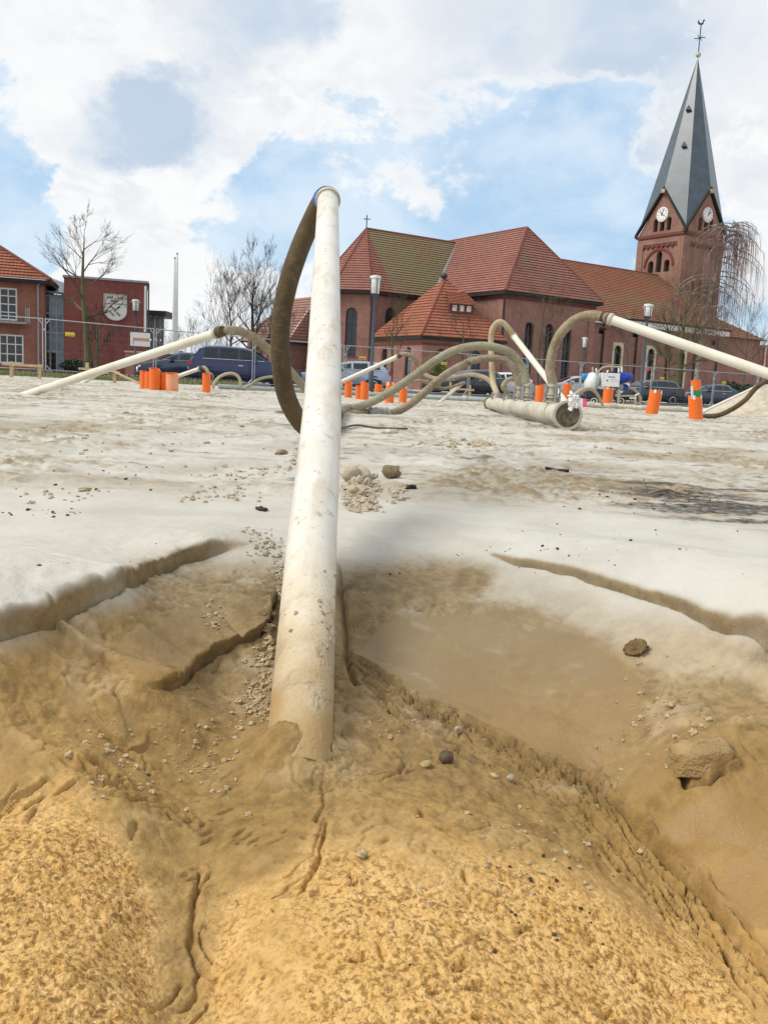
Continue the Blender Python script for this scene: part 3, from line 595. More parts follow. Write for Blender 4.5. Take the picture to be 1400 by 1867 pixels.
MB().ring(D*.40, D*.425, HR+.006, HR-.001, 28).build('weld_ring', header_m, ht, True); MB().ring(E_-D*.06, E_-D*.01, HR+.012, HR-.001, 28).build('end_ring', mud, ht, True)
def coupling(px, py0, py1, k=1.0):       # upright coupling stub on the header where the photo shows it
    best = min(np.linspace(.03, .99, 200), key=lambda t: abs(proj_x(hf+E_*t)-px)); c = hf+E_*best; s = Vector((0, 0, 1)); o = c-hf
    h = max(.10, (at(px, py0, c.y)[2]-c.z)); rr = .030*k
    st = MB().lathe([(rr*.85, HR*.6), (rr*.85, HR+.02), (rr, HR+.022), (rr, h*.45), (rr*.9, h*.46), (rr*.9, h*.52), (rr*1.02, h*.53), (rr*1.02, h)], o, s, 20).build('coupling', galv_dirty, ht, True)
    rg = MB()
    for u in (.36, .52, .62, .90): rg.ring(o+s*(h*u), o+s*(h*u+.010), rr*1.28, rr*.95, 20)
    rg.build('clamp_ring', galv_dirty, st, True)
    for sg in (-1, 1):
        lv = MB(); lv.box(o.x+sg*rr*1.34-.004, o.x+sg*rr*1.34+.004, o.y-rr*.5-.008, o.y-rr*.5+.008, o.z+h*.34, o.z+h*.98); lv.cyl(o+Vector((sg*rr*1.0, -rr*.4, h*.55)), o+Vector((sg*rr*1.6, -rr*.4, h*.55)), .006, n=8)
        lv.build('clamp_lever', galv, st)
    lv = MB(); lv.box(o.x+rr*.2, o.x+rr*.2+.010, o.y-rr*1.4, o.y-rr*1.25, o.z+h*.3, o.z+h*1.05)
    lv.build('clamp_lever', galv, st)
    return hf+o+s*h
def proj_x(p):
    v = np.array(p)-CAM; return 700+v.dot(cR)/v.dot(cF)*FOC
cA = coupling(1003, 700, 0, 1.05); cB = coupling(960, 700, 0); cC = coupling(944, 705, 0); cD = coupling(924, 726, 0, .9); cE = coupling(903, 716, 0)

hose('suction_hose', 'thick brown hose arching from the front coupling to the pipe at the right edge', [cA-Vector((0, 0, .05)), cA, (1002, 672, cA[1]), (1009, 634, cA[1]), (1025, 604, cA[1]-.02), (1049, 583, cA[1]-.08), (1076, 575, cA[1]-.15), (1100, 578, cA[1]-.2), (1108, 580.5, cA[1]-.22)], .0275, hose_brown, 'hoses of the header pipe', 18)
yb = cC[1]
hose('suction_hose', 'brown hose arching low from the header to a taped joint on the sand', [cC-Vector((0, 0, .05)), cC, (942, 688, yb), (935, 671, yb), (922, 659, yb), (895, 653, yb), (864, 657, yb), (846, 664, yb), (814, 682, 6.0), (782, 708, 5.9), (752, 734, 5.8), (724, 750, 5.75), (705, 754, 5.7), (688, 754, 5.65), (660, 753, 5.6), (610, 758, 5.3), (560, 757, 5.1), (525, 756, 5.0), (506, 757, 4.93)], .0262, hose_brown, 'hoses of the header pipe', 16)
tj = thing('hose_joint', 'grey taped hose joint lying on sand right of the foreground pipe', 'hose joint', at(690, 752, 5.66))
a = at(672, 752.5, 5.62)-at(690, 752, 5.66); b = at(708, 753, 5.71)-at(690, 752, 5.66)
j_ = MB().tube([a, a*.5, a*.1, b*.5, b], [.030, .033, .034, .032, .030], 16).build('tape_wrap', grey_tape, tj, True); rj = MB()
for u in (-.8, -.3, .3, .8): p = Vector(b)*u if u > 0 else Vector(a)*(-u); d = (Vector(b)-Vector(a)).normalized(); rj.ring(p-d*.004, p+d*.004, .0375, .03, 16)
rj.build('clamp_ring', galv_dirty, tj, True)
# risers with their short hoses
def riser(label, p0, p1, r, collar=True, group='white riser pipes'):
    a = Vector(at(*p0)); b = Vector(at(*p1)); d = (b-a).normalized(); o = thing('riser_pipe', label, 'pipe', a, 0, group)
    MB().tube([a-d*.25, a*.6+b*.4, b], r, 18).build('pipe_body', riser_m, o, True, a).location = (0, 0, 0)
    if collar: MB().ring(b-a-d*.012, b-a+d*.008, r*1.28, r*.9, 18).build('clamp_collar', galv_dirty, o, True); MB().cyl(b-a+d*.012, b-a+d*.05, r*1.12, n=18).build('hose_cuff', hose_dark, o, True)
    return b
yA = cA[1]-.22
riser('long cream riser pipe sloping down towards the right edge of the photo', (1785, 815, 3.9), (1112, 582, yA), .0262)
riser('white riser pipe slanting down behind the header pipe to the ground', (1052, 762, 6.9), (936.5, 613, 8.1), .0262)
hose('suction_hose', 'tan hose bent in a tall hoop from the rearmost coupling', [cE-Vector((0, 0, .05)), cE, (898, 695, 8.0), (896, 661, 8.05), (894.5, 627, 8.1), (896, 605, 8.1), (904, 590, 8.1), (915, 588, 8.1), (926.5, 599, 8.1), (936.5, 613, 8.1)], .026, hose_tan, 'hoses of the header pipe', 14)
hose('suction_hose', 'short thin brown hose curling over the middle coupling', [cD-Vector((0, 0, .04)), cD, (917, 707, 6.9), (921, 697, 6.9), (931, 691, 6.95), (944, 693, 7.0), (950, 700, 7.05)], .019, hose_brown, 'hoses of the header pipe', 12)
riser('tan riser pipe at the left lying low from the sand up to the arched hose', (72, 712, 6.3), (396, 607, 5.15), .0272)
hose('suction_hose', 'brown hose arching off the left riser pipe and dropping behind the foreground pipe', [(396, 607, 5.15), (408, 603.5, 5.15), (420, 602, 5.2), (440, 605, 5.3), (461, 614, 5.4), (482, 630, 5.5), (506, 653, 5.6), (530, 678, 5.7), (551, 702, 5.75), (570, 726, 5.75), (586, 745, 5.7), (600, 755, 5.55)], .0262, hose_brown, 'hoses of the header pipe', 14)
riser('thin white riser pipe rising right of the foreground pipe towards a brown hose', (612, 701, 10.6), (724, 650.5, 10.4), .0255)
hose('suction_hose', 'brown hose humped over from the thin white riser to the taped connector', [(722, 651, 10.4), (733, 646.5, 10.4), (748, 648, 10.4), (758.6, 661, 10.4), (765, 673.5, 10.4), (778, 685, 10.3), (797, 691, 10.2), (814, 691.5, 10), (824, 689, 9.8)], .026, hose_brown, 'hoses of the header pipe', 12)
hose('suction_hose', 'flat brown hose running from the grey connector to the back of the header', [(826, 689, 9.8), (838, 686.5, 9.7), (857, 683.5, 9.5), (872, 685, 9.2), (886, 690, 8.9), (895, 697, 8.7), (901, 708, 8.5)], .025, hose_brown, 'hoses of the header pipe', 12)
cn = thing('hose_joint', 'pale grey connector lump between two brown hoses near the parked car', 'hose joint', at(827, 688.5, 9.8)); MB().ball((0, 0, 0), .045, .036, .036).build('tape_wrap', grey_tape, cn, 'all'); MB().ring((-.05, 0, 0), (-.035, 0, 0), .034, .02, 14).build('clamp_ring', galv_dirty, cn, True)
riser('short thin white riser pipe leaning in front of the blue windscreen', (807, 729, 11.5), (840, 701, 11.8), .021)
hose('suction_hose', 'thin brown hose sagging from the short white riser to the left', [(841, 700, 11.8), (846, 698, 11.8), (836, 701, 11.7), (822, 706, 11.6), (805, 708, 11.5), (790, 702, 11.4), (779, 697, 11.3), (762, 694, 11.2), (750, 698, 11.2)], .02, hose_brown, 'hoses of the header pipe', 10)
riser('white riser pipe rising behind the left cluster of orange tubes', (316, 689, 11.3), (364, 672.5, 11.2), .026)
hose('suction_hose', 'short grey brown hose bending down behind the single orange tube', [(364, 672.5, 11.2), (369.5, 670, 11.2), (375, 672, 11.2), (379, 678, 11.2), (381, 690, 11.2), (381, 712, 11.2)], .024, hose_tan, 'hoses of the header pipe', 10)
hose('suction_hose', 'pale hose hooped in front of the blue car', [(388, 708, 12.4), (392, 697, 12.4), (402, 686.5, 12.4), (417, 681, 12.4), (430, 683, 12.4), (437.5, 692, 12.4), (440, 706, 12.4)], .022, hose_tan, 'hoses of the header pipe', 10)
hose('suction_hose', 'pale green hose rising towards the left edge of the dark loop', [(450, 706, 13), (458, 701, 13), (470, 693, 13), (484, 688.5, 13), (500, 687.5, 13), (520, 694, 13), (534, 706, 13)], .022, hose_green, 'hoses of the header pipe', 10)
riser('thin white riser pipe sloping behind the left wooden barrier', (147, 701, 14.5), (196, 672, 14), .03)
def ground_pipe(label, pts, r, mat):
    P_ = [Vector(at(*q)) for q in pts]; P_ = [Vector((p.x, p.y, tz(p.x, p.y)+r*.8)) for p in spline(P_, 6)]
    o = thing('ground_pipe', label, 'pipe', P_[0], 0); b = MB().tube(P_, r, 14).build('pipe_body', mat, o, True, P_[0]); b.location = (0, 0, 0); 
    for i in range(2, len(P_)-1, 5): d = (P_[i+1]-P_[i]).normalized(); MB().ring(P_[i]-P_[0]-d*.06, P_[i]-P_[0]+d*.06, r*1.3, r*.95, 14).build('pipe_joint', galv_dirty, o, True)
gpipe = plain('grey_green_pipe', (.37, .40, .38), .6, .25, 8, .2)
ground_pipe('long grey header pipe along the far sand edge left of the church', [(398, 706, 24), (551, 713, 25), (671, 719, 25.5), (750, 722, 25.5), (900, 730, 25)], .075, gpipe)
ground_pipe('long brown grey header pipe along the far sand edge by the pump', [(1062, 741, 22), (1107, 744, 22), (1174, 747, 22), (1248, 750, 22), (1334, 752, 22), (1440, 757, 22)], .07, header_m)
hose('suction_hose', 'brown hose curving up the sand heap at the right edge', [(1262, 760, 9.6), (1281, 759, 9.5), (1298, 758.5, 9.4), (1312, 756, 9.3), (1334, 746, 9.3), (1358, 729, 9.3), (1378, 707, 9.4), (1400, 694.5, 9.5), (1440, 688, 9.6)], .026, hose_dark, 'hoses of the header pipe', 12)
riser('thin pale riser pipe resting against the sand heap', (1284, 749, 18.5), (1374, 707, 18.5), .028, False)
hose('suction_hose', 'small tan hose ending in white tape on top of the header flange', [(1044, 733, 4.6), (1046, 722, 4.62), (1054, 715, 4.66), (1064, 711, 4.8), (1073, 709, 5.0), (1082, 712, 5.4), (1090, 722, 6.2), (1098, 738, 7.6)], .011, hose_tan, 'hoses of the header pipe', 10)
# crumpled white tape tied on the flange
tp = MB()
def lump(mb, c, r, seed, nu=10, nv=7, sq=(1, 1, 1), rough=.35):
    k = len(mb.v); mb.ball((0, 0, 0), 1, nu=nu, nv=nv); rs = np.random.default_rng(seed); ph = rs.uniform(0, 6.28, (5, 3)); fr_ = rs.uniform(1.2, 3.4, (5, 3))
    for i in range(k, len(mb.v)):
        p = np.array(mb.v[i]); s = 1+rough*sum(math.sin(float(fr_[j].dot(p)*1.7+ph[j, 0])) for j in range(5))/3.0
        mb.v[i] = tuple(np.array(c)+p*np.array(sq)*r*s)
for i in range(7): lump(tp, at(1043+(i % 3)*5-2, 722+i*3, 4.28), .013, 40+i, 8, 6, (1, .8, 1.2), .7)
c0_ = Vector(at(1044, 732, 4.28)); tag(tp.build('tape_knot', white_p, None, False, c0_), 'crumpled white tape tied on the flange of the header', 'tape')
# pink marker post
pk = gpt(1066, 741); o = thing('marker_post', 'short pink marker post beside the white pump tank', 'post', (at(1066, 740, 20)), 0); o.location.z = tz(o.location.x, o.location.y); MB().cyl((0, 0, -.05), (-.02, 0, .20), .045, .04, 14).build('post_body', pink_p, o, True); MB().box(-.16, -.06, -.02, .02, 0, .2).build('white_board', white_p, o)

# ------------------------------------------------------------------ orange tube sections standing in the sand
def tube_thing(px, pb, pt, wpx, label, lean=0, tape=False, group='orange pipe sections standing in the sand', streak=False):
    g_ = ground(px, pb); Y = g_[1]; z0 = tz(g_[0], Y); h = at(px, pt, Y)[2]-z0; r = wpx*Y/FOC/2
    o = thing('orange_tube', label, 'tube', (g_[0], Y, z0), 0, group); o.rotation_euler = (0, math.atan2(-lean*Y/FOC, h)*-1, random.uniform(0, 6.28)) if False else (0, math.atan2(lean*Y/FOC, h), 0)
    prof = [(r, -.06), (r, h*.35), (r*1.005, h*.7), (r, h), (r-.006, h), (r-.006, h*.3)]
    n = 28; vs = []; fs = []
    for i, (rr, hh) in enumerate(prof):
        for k in range(n):
            t = 2*math.pi*k/n; cut_ = .012*math.sin(t+px)*(1 if i in (3, 4) else 0); vs.append((rr*math.cos(t), rr*math.sin(t), hh+cut_))
    for i in range(len(prof)-1):
        for k in range(n): k2 = (k+1) % n; fs.append((i*n+k, i*n+k2, (i+1)*n+k2, (i+1)*n+k))
    MB().add(vs, fs).build('tube_body', orange_streak if streak else orange, o, True)
    if tape:
        for a0 in (-2.2, -1.05):
            w_ = .34; t_ = [(math.cos(a0+w_*j/3)*(r+.002), math.sin(a0+w_*j/3)*(r+.002)) for j in range(4)]
            mb = MB().add([(x, y, h-.028) for x, y in t_]+[(x, y, h+.010) for x, y in t_], [(j, j+1, j+5, j+4) for j in range(3)]); mb.build('white_tape', white_p, o)
    return o, h, r
orange_streak = plain('scuffed_orange_pvc', (.82, .135, .008), .5, .2, 5, c2=(.74,.36,.20))
CL = 'left cluster of orange tubes by the blue car'
tube_thing(263, 709, 677, 15, 'leftmost orange tube of the left cluster', 0); tube_thing(272, 710, 678, 15, 'second orange tube from the left in the cluster', 0)
tube_thing(282, 711.5, 672, 19, 'tallest orange tube standing in the left cluster'); tube_thing(297.5, 712, 680.5, 16, 'plain orange tube just right of the tallest one in the left cluster')
tube_thing(314, 713.5, 681, 22, 'wide scuffed orange tube at the right end of the left cluster', streak=True); tube_thing(376.5, 715.5, 681.5, 15, 'single orange tube standing in front of the rear of the blue car')
tube_thing(634.5, 725, 697, 14, 'orange tube closest to the foreground pipe on its right'); tube_thing(653, 726.5, 704, 11, 'shortest orange tube half hidden by its taller neighbour'); tube_thing(664, 728.5, 697, 15, 'orange tube with a pale dab of sand on its side')
tube_thing(689.5, 723, 700.5, 15, 'orange tube standing in front of the lamp post foot'); tube_thing(709.5, 737, 698, 16, 'orange tube with white tape partly behind the green hose', tape=True); tube_thing(734, 735, 704, 15, 'orange tube under the arch of the green hose', tape=True)
tube_thing(981.5, 738, 702, 15, 'orange tube between two couplings of the header pipe', 1); tube_thing(1032, 731, 699, 15, 'orange tube with two white tapes right behind the flange', 0, True)
tube_thing(1105.5, 741, 707.5, 18, 'orange tube with white tape in front of the white pump', 1, True); tube_thing(1187, 755, 712, 22, 'leaning orange tube with white tape before the dark hatchback', 5, True)
o, h, r = tube_thing(1268, 765.5, 722, 24, 'large leaning orange tube holding a smaller striped tube', -6, True)
for zz_, z2_, mt in ((h-.03, h+.055, green_p), (h+.0552, h+.15, orange)):
    MB().ring((.012, 0, zz_), (.012, 0, z2_), r*.72, r*.66, 24).build('inner_tube', mt, o, True)
MB().box(-r*.85, -r*.5, -r*.75, -r*.70, h-.02, h+.10).build('paper_slip', white_p, o)
# ------------------------------------------------------------------ buildings
brick_church = brick_mat('red_church_brick', (.325, .152, .118), (.25, .11, .088), (.27, .20, .17))
brick_tower = brick_mat('warm_tower_brick', (.29, .145, .105), (.235, .11, .082), (.28, .22, .18))
brick_dark = brick_mat('dark_red_brick', (.24, .055, .045), (.19, .042, .04), (.2, .12, .10), .2)
brick_house = brick_mat('house_brick', (.30, .095, .06), (.23, .07, .05), (.27, .18, .14))
tile_red = tile_mat('red_roof_tiles', (.355, .16, .122), (.285, .122, .095), (.21, .15, .105), .25)
tile_moss = tile_mat('mossy_roof_tiles', (.34, .215, .13), (.275, .17, .105), (.24, .195, .11), .6)
tile_orange = tile_mat('orange_roof_tiles', (.40, .15, .088), (.31, .112, .07), (.22, .10, .06), .3)
tile_nave = tile_mat('red_brown_roof_tiles', (.36, .145, .085), (.29, .115, .07), (.24, .15, .085), .45)
tile_grey = tile_mat('faded_pink_roof_tiles', (.36, .20, .16), (.31, .165, .13), (.24, .16, .13), .3)
slate = plain('grey_slate', (.052, .082, .112), .30, .35, 1.0, spec=.7, c2=(.032, .048, .062))
ridge_m = plain('ridge_tiles', (.22, .065, .045), .8, .3, 3)
sandstone = plain('sandstone', (.46, .36, .25), .85, .25, 3); cream = plain('cream_surround', (.62, .55, .40), .8, .15, 3)
dark_wood = plain('dark_soffit_wood', (.022, .018, .016), .85, .3, 3); trim_brick = plain('dark_brick_trim', (.17, .045, .035), .85, .3, 5)
glass_m = plain('leaded_glass', (.020, .028, .042), .12, .4, 3, spec=.6); lead = plain('dark_lead', (.05, .055, .06), .6)
white_paint = plain('white_paint', (.74, .74, .72), .6, .1, 3); white_fascia = plain('white_fascia', (.78, .79, .80), .6, .15, 2)
void_m = plain('dark_opening', (.012, .010, .010), .95); zinc = plain('zinc_grey', (.30, .33, .34), .5, .2, 3, .3); wood_door = plain('orange_wood', (.52, .18, .03), .55, .3, 4)
pipe_dk = plain('dark_drainpipe', (.035, .028, .028), .5, .3, 5)

def roof_slope(mb, e0, e1, t1, t0, rows, lift=.075):
    e0, e1, t1, t0 = map(Vector, (e0, e1, t1, t0)); n = (e1-e0).cross((t0+t1)/2-e0).normalized(); n = n if n.z > 0 else -n
    for i in range(rows):
        a, b = i/rows, (i+1)/rows
        p, q, r_, s_ = e0.lerp(t0, a), e1.lerp(t1, a), e1.lerp(t1, b), e0.lerp(t0, b)
        mb.add([p+n*lift, q+n*lift, r_, s_, p-n*.02, q-n*.02], [(0, 1, 2, 3), (4, 5, 1, 0)])
def ridge(mb, a, b, r=.11): mb.tube([Vector(a), Vector(b)], r, 6)
def arch(cx, w, zb, zs, n=7):            # outline of a round-headed opening
    pts = [(cx-w/2, zb), (cx+w/2, zb)]
    for k in range(n+1): t = math.pi*k/n; pts.append((cx+w/2*math.cos(t), zs+w/2*math.sin(t)))
    return pts
def wall(mb, O, ux, outer, holes=(), depth=.3):    # wall face seen with ux running left to right, openings with reveals
    O = Vector(O); ux = Vector(ux).normalized(); nn = Vector((ux.y, -ux.x, 0))
    to3 = lambda p, d=0: O+ux*p[0]+Vector((0, 0, p[1]))-nn*d
    loops = [[Vector((p[0], p[1], 0)) for p in outer]]+[[Vector((p[0], p[1], 0)) for p in h] for h in holes]
    flat = [p for l in loops for p in l]; tris = tessellate_polygon(loops); fs = []
    for t in tris:
        a, b, c = (flat[k] for k in t); fs.append(t if (b-a).cross(c-a).z > 0 else t[::-1])
    mb.add([to3(p) for p in flat], fs)
    for h in holes:
        m = len(h); mb.add([to3(p) for p in h]+[to3(p, depth) for p in h], [(i, m+i, m+(i+1) % m, (i+1) % m) for i in range(m)])
    return to3, nn
def opening(parent, to3, h, depth, mat=glass_m, bars=(2, 6), frame_m=lead, fw=.06, name='window', surround=None, sw=.28, sill=True):
    xs = [p[0] for p in h]; zs = [p[1] for p in h]; x0, x1, z0, z1 = min(xs), max(xs), min(zs), max(zs); cx = (x0+x1)/2
    fr = MB()
    def edge_in(x):                     # clear height of the opening at x
        return z1 if len(h) == 4 else (z1-(x1-x0)/2+math.sqrt(max(0, ((x1-x0)/2)**2-(x-cx)**2)))
    inner = [(cx+(p[0]-cx)*(1-2*fw/(x1-x0)), z0+fw+(p[1]-z0)*(1-2*fw/(z1-z0))) for p in h]; m = len(h)
    fr.add([to3(p, depth*.62) for p in h]+[to3(p, depth*.62) for p in inner]+[to3(p, depth*.9) for p in inner], [(i, (i+1) % m, m+(i+1) % m, m+i) for i in range(m)]+[(m+i, m+(i+1) % m, 2*m+(i+1) % m, 2*m+i) for i in range(m)])
    def strip(xa, xb, za, zb): fr.add([to3((xa, za), depth*.66), to3((xb, za), depth*.66), to3((xb, zb), depth*.66), to3((xa, zb), depth*.66), to3((xa, za), depth*.9), to3((xb, za), depth*.9), to3((xb, zb), depth*.9), to3((xa, zb), depth*.9)], [(0, 1, 2, 3), (0, 4, 5, 1), (1, 5, 6, 2), (2, 6, 7, 3), (3, 7, 4, 0)])
    b = fw*.55
    for k in range(1, bars[0]): x = x0+(x1-x0)*k/bars[0]; strip(x-b/2, x+b/2, z0, edge_in(x))
    for k in range(1, bars[1]): z = z0+(z1-z0)*k/bars[1]; e = 0 if len(h) == 4 or z < z1-(x1-x0)/2 else (x1-x0)/2-math.sqrt(max(0, ((x1-x0)/2)**2-(z-(z1-(x1-x0)/2))**2)); strip(x0+e, x1-e, z-b/2, z+b/2)
    w = fr.build(name, frame_m, parent)
    if len(h) == 4:
        for a in range(bars[0]):
            for c in range(bars[1]):
                xa, xb = x0+(x1-x0)*a/bars[0], x0+(x1-x0)*(a+1)/bars[0]; za, zb = z0+(z1-z0)*c/bars[1], z0+(z1-z0)*(c+1)/bars[1]; j = random.uniform(-.01, .01)
                MB().add([to3(q, depth*.88+k) for q, k in (((xa, za), j), ((xb, za), 0), ((xb, zb), -j), ((xa, zb), 0))], [(0, 1, 2, 3)]).build('pane', mat, w)
    else: MB().add([to3(p, depth*.88) for p in h], [tuple(range(m))]).build('pane', mat, w)
    if surround:
        s = MB(); a = [(x0-sw, z0-sw*.7), (x1+sw, z0-sw*.7), (x1+sw, z1+sw), (x0-sw, z1+sw)]
        loops = [[Vector((*p, 0)) for p in a], [Vector((*p, 0)) for p in h]]; flat = a+list(h)
        s.add([to3(p, -.05) for p in flat], tessellate_polygon(loops)); s.add([to3(p, -.05) for p in a]+[to3(p, .02) for p in a], [(i, 4+i, 4+(i+1) % 4, (i+1) % 4) for i in range(4)]); s.add([to3(p, -.05) for p in h]+[to3(p, .05) for p in h], [(i, (i+1) % m, m+(i+1) % m, m+i) for i in range(m)])
        s.build('surround', surround, w)
    if sill and not surround:
        s = MB(); s.prism([to3((x0-.08, z0-.10), -.08), to3((x1+.08, z0-.10), -.08), to3((x1+.08, z0), -.08), to3((x0-.08, z0), -.08)], to3((0, 0), .2)-to3((0, 0), -.08)); s.build('sill', trim_brick, w)
    return w
# -------- church: u along the nave, v away from the street, origin under the apse
CH = thing('brick_church', 'long red brick church with tiled hipped roofs and tall slate spire with clocks', 'church', (-2.89, 82.8, 0), R(33))
ZB = -.3; wl = MB(); rf_m = MB(); rf_r = MB(); rf_n = MB(); rd_ = MB(); so = MB(); tr = MB(); dp = []
EH = 8.1; RZ = 14.0; ch = 3.95; ov = .45
# apse + choir walls
n8 = [(-ch*math.tan(R(22.5)), -ch), (-ch, -ch*math.tan(R(22.5))), (-ch, ch*math.tan(R(22.5))), (-ch*math.tan(R(22.5)), ch)]
corners = [(8, -ch), *[n8[0], n8[1], n8[2], n8[3]], (8, ch)]
cor = corners[::-1]                      # run so that outside lies on the right-hand side
for (a, b) in zip(cor[:-1], cor[1:]):
    L_ = math.hypot(b[0]-a[0], b[1]-a[1]); holes = []
    if L_ < 4: holes = [arch(L_/2, 1.05, 2.4, 6.1)]
    elif a[1] < 0: holes = [arch(L_-.0-(8-.55), 1.15, 2.6, 6.3)] if False else [arch(2.2, 1.15, 3.2, 6.3)]
    to3, nn = wall(wl, (a[0], a[1], 0), (b[0]-a[0], b[1]-a[1], 0), [(0, ZB), (L_, ZB), (L_, EH+.3), (0, EH+.3)], holes)
    for h in holes: opening(CH, to3, h, .3)
    tr.prism([to3((0, EH-.35), -.06), to3((L_, EH-.35), -.06), to3((L_, EH-.12), -.06), to3((0, EH-.12), -.06)], nn*-.10)
    tr.prism([to3((0, ZB), -.10), to3((.3, ZB), -.10), to3((.3, EH-.5), -.10), to3((0, EH-.5), -.10)], nn*-.14)
    if a[1] <= 0: dp.append([to3((.05, ZB), -.2), to3((.05, EH), -.2)])
ro_ = ch+ov; t8 = math.tan(R(22.5)); ec = [(-ro_*t8, -ro_), (-ro_, -ro_*t8), (-ro_, ro_*t8), (-ro_*t8, ro_)]
AP = (0, 0, RZ)
for a, b in zip(ec[:-1], ec[1:]): roof_slope(rf_r, (*a, EH), (*b, EH), AP, AP, 26)
for a in ec: ridge(rd_, (*a, EH+.06), AP)
roof_slope(rf_r, (-ro_*t8, -ro_, EH), (0.5, -ro_, EH), AP, AP, 26)
roof_slope(rf_m, (.5, -ro_, EH), (11, -ro_, EH), (11, 0, RZ), AP, 26); roof_slope(rf_m, (-ro_*t8, ro_, EH), (11, ro_, EH), (11, 0, RZ), AP, 26)
so.prism([(a[0], a[1], EH-.28) for a in [(11, -ro_)]+ec+[(11, ro_)]], (0, 0, .26)); ridge(rd_, AP, (11, 0, RZ), .13)
# transept
TU0, TU1, TV = 5.1, 15.5, -14.05; TZ = 14.35; TC = 10.5; TR = -9.9
holes = [arch(c, .98, 1.0, 5.4) for c in (7.95-TU0, 10.25-TU0, 12.35-TU0)]
to3, nn = wall(wl, (TU0, TV, 0), (1, 0, 0), [(0, ZB), (TU1-TU0, ZB), (TU1-TU0, 8.5), (0, 8.5)], holes)
for h in holes: opening(CH, to3, h, .35, bars=(2, 8))
W_ = TU1-TU0
for za, zb in ((7.55, 7.75), (.55, .75)): tr.prism([to3((0, za), -.06), to3((W_, za), -.06), to3((W_, zb), -.06), to3((0, zb), -.06)], nn*-.1)
for xa, xb in ((0, .75), (W_-.75, W_)): tr.prism([to3((xa, ZB), -.10), to3((xb, ZB), -.10), to3((xb, 7.5), -.10), to3((xa, 7.5), -.10)], nn*-.14) if False else wl.prism([to3((xa, ZB), -.10), to3((xb, ZB), -.10), to3((xb, 7.5), -.10), to3((xa, 7.5), -.10)], nn*-.14)
dp.append([to3((-.15, ZB), -.05), to3((-.15, 8.1), -.05)])
to3, nn = wall(wl, (TU0, -ch, 0), (0, -1, 0), [(0, ZB), (-TV-ch, ZB), (-TV-ch, 8.5), (0, 8.5)])
tr.prism([to3((0, 7.55), -.06), to3((-TV-ch, 7.55), -.06), to3((-TV-ch, 7.75), -.06), to3((0, 7.75), -.06)], nn*-.1); wl.prism([to3((-TV-ch-.8, ZB), -.1), to3((-TV-ch, ZB), -.1), to3((-TV-ch, 7.5), -.1), to3((-TV-ch-.8, 7.5), -.1)], nn*-.12)
wall(wl, (TU1, TV, 0), (0, 1, 0), [(0, ZB), (9, ZB), (9, 8.5), (0, 8.5)]); wall(wl, (TU1, 12, 0), (-1, 0, 0), [(0, ZB), (W_, ZB), (W_, 8.5), (0, 8.5)]); wall(wl, (TU0, 12, 0), (0, -1, 0), [(0, ZB), (8, ZB), (8, 8.5), (0, 8.5)])
A_, B_, C_, D_ = (TU0-ov, TV-ov, 8.15), (TU1+ov, TV-ov, 8.15), (TC, TR, TZ), (TC, 8, TZ)
roof_slope(rf_r, A_, B_, C_, C_, 26); roof_slope(rf_r, (TU0-ov, 12.4, 8.15), A_, C_, D_, 26); roof_slope(rf_r, B_, (TU1+ov, 12.4, 8.15), D_, C_, 26)
roof_slope(rf_r, (TU1+ov, 12.4, 8.15), (TU0-ov, 12.4, 8.15), D_, D_, 26)
for a, b in ((A_, C_), (B_, C_), (C_, D_)): ridge(rd_, a, b, .12)
so.prism([(TU0-ov, TV-ov, 7.86), (TU1+ov, TV-ov, 7.86), (TU1+ov, 12.4, 7.86), (TU0-ov, 12.4, 7.86)], (0, 0, .26))
vl = MB().tube([(TU0-.40, -ch-.5, 8.3), (TC-.05, -.1, 14.12)], .16, 6).build('valley_gutter', zinc, CH)
# nave and aisle
NV = -9.6; NU1 = 39.6; NE = 7.62
wx = [23.5, 28.3, 33.0]; holes = [arch(c-TU1, .95, 1.35, 4.5) for c in wx]; hs2 = [[(c-TU1-.5, 5.9), (c-TU1+.5, 5.9), (c-TU1+.5, 6.5), (c-TU1-.5, 6.5)] for c in (21.2, 25.9, 30.7, 35.5, 38)]
to3, nn = wall(wl, (TU1, NV, 0), (1, 0, 0), [(0, ZB), (NU1-TU1, ZB), (NU1-TU1, NE), (0, NE)], holes+hs2)
for h in holes: opening(CH, to3, h, .3, surround=cream, bars=(1, 6))
for h in hs2: opening(CH, to3, h, .3, bars=(2, 1), sill=False)
fasc = MB().prism([to3((.1, 6.9), -.50), to3((NU1-TU1+.15, 6.9), -.50), to3((NU1-TU1+.15, 7.42), -.50), to3((.1, 7.42), -.50)], nn*-.46).build('white_fascia', white_fascia, CH)
for x in (3.2, 5.9, 10.6, 15.3, 19.6, 23.2): wl.prism([to3((x, ZB), -.14), to3((x+.55, ZB), -.14), to3((x+.55, 6.3), -.14), to3((x, 6.3), -.14)], nn*-.18); dp.append([to3((x-.12, ZB), -.08), to3((x-.12, 6.9), -.08)])
wall(wl, (NU1, NV, 0), (0, 1, 0), [(0, ZB), (19, ZB), (19, NE), (0, NE)]); wall(wl, (NU1, 9.6, 0), (-1, 0, 0), [(0, ZB), (24, ZB), (24, NE), (0, NE)])
roof_slope(rf_n, (TU1, NV-.55, NE), (NU1+.5, NV-.55, NE), (NU1-.3, 0, RZ), (TU1-2, 0, RZ), 30); roof_slope(rf_n, (NU1+.5, 10.1, NE), (TU1, 10.1, NE), (TU1-2, 0, RZ), (NU1-.3, 0, RZ), 30)
ridge(rd_, (TU1-5, 0, RZ), (NU1-.3, 0, RZ), .14)
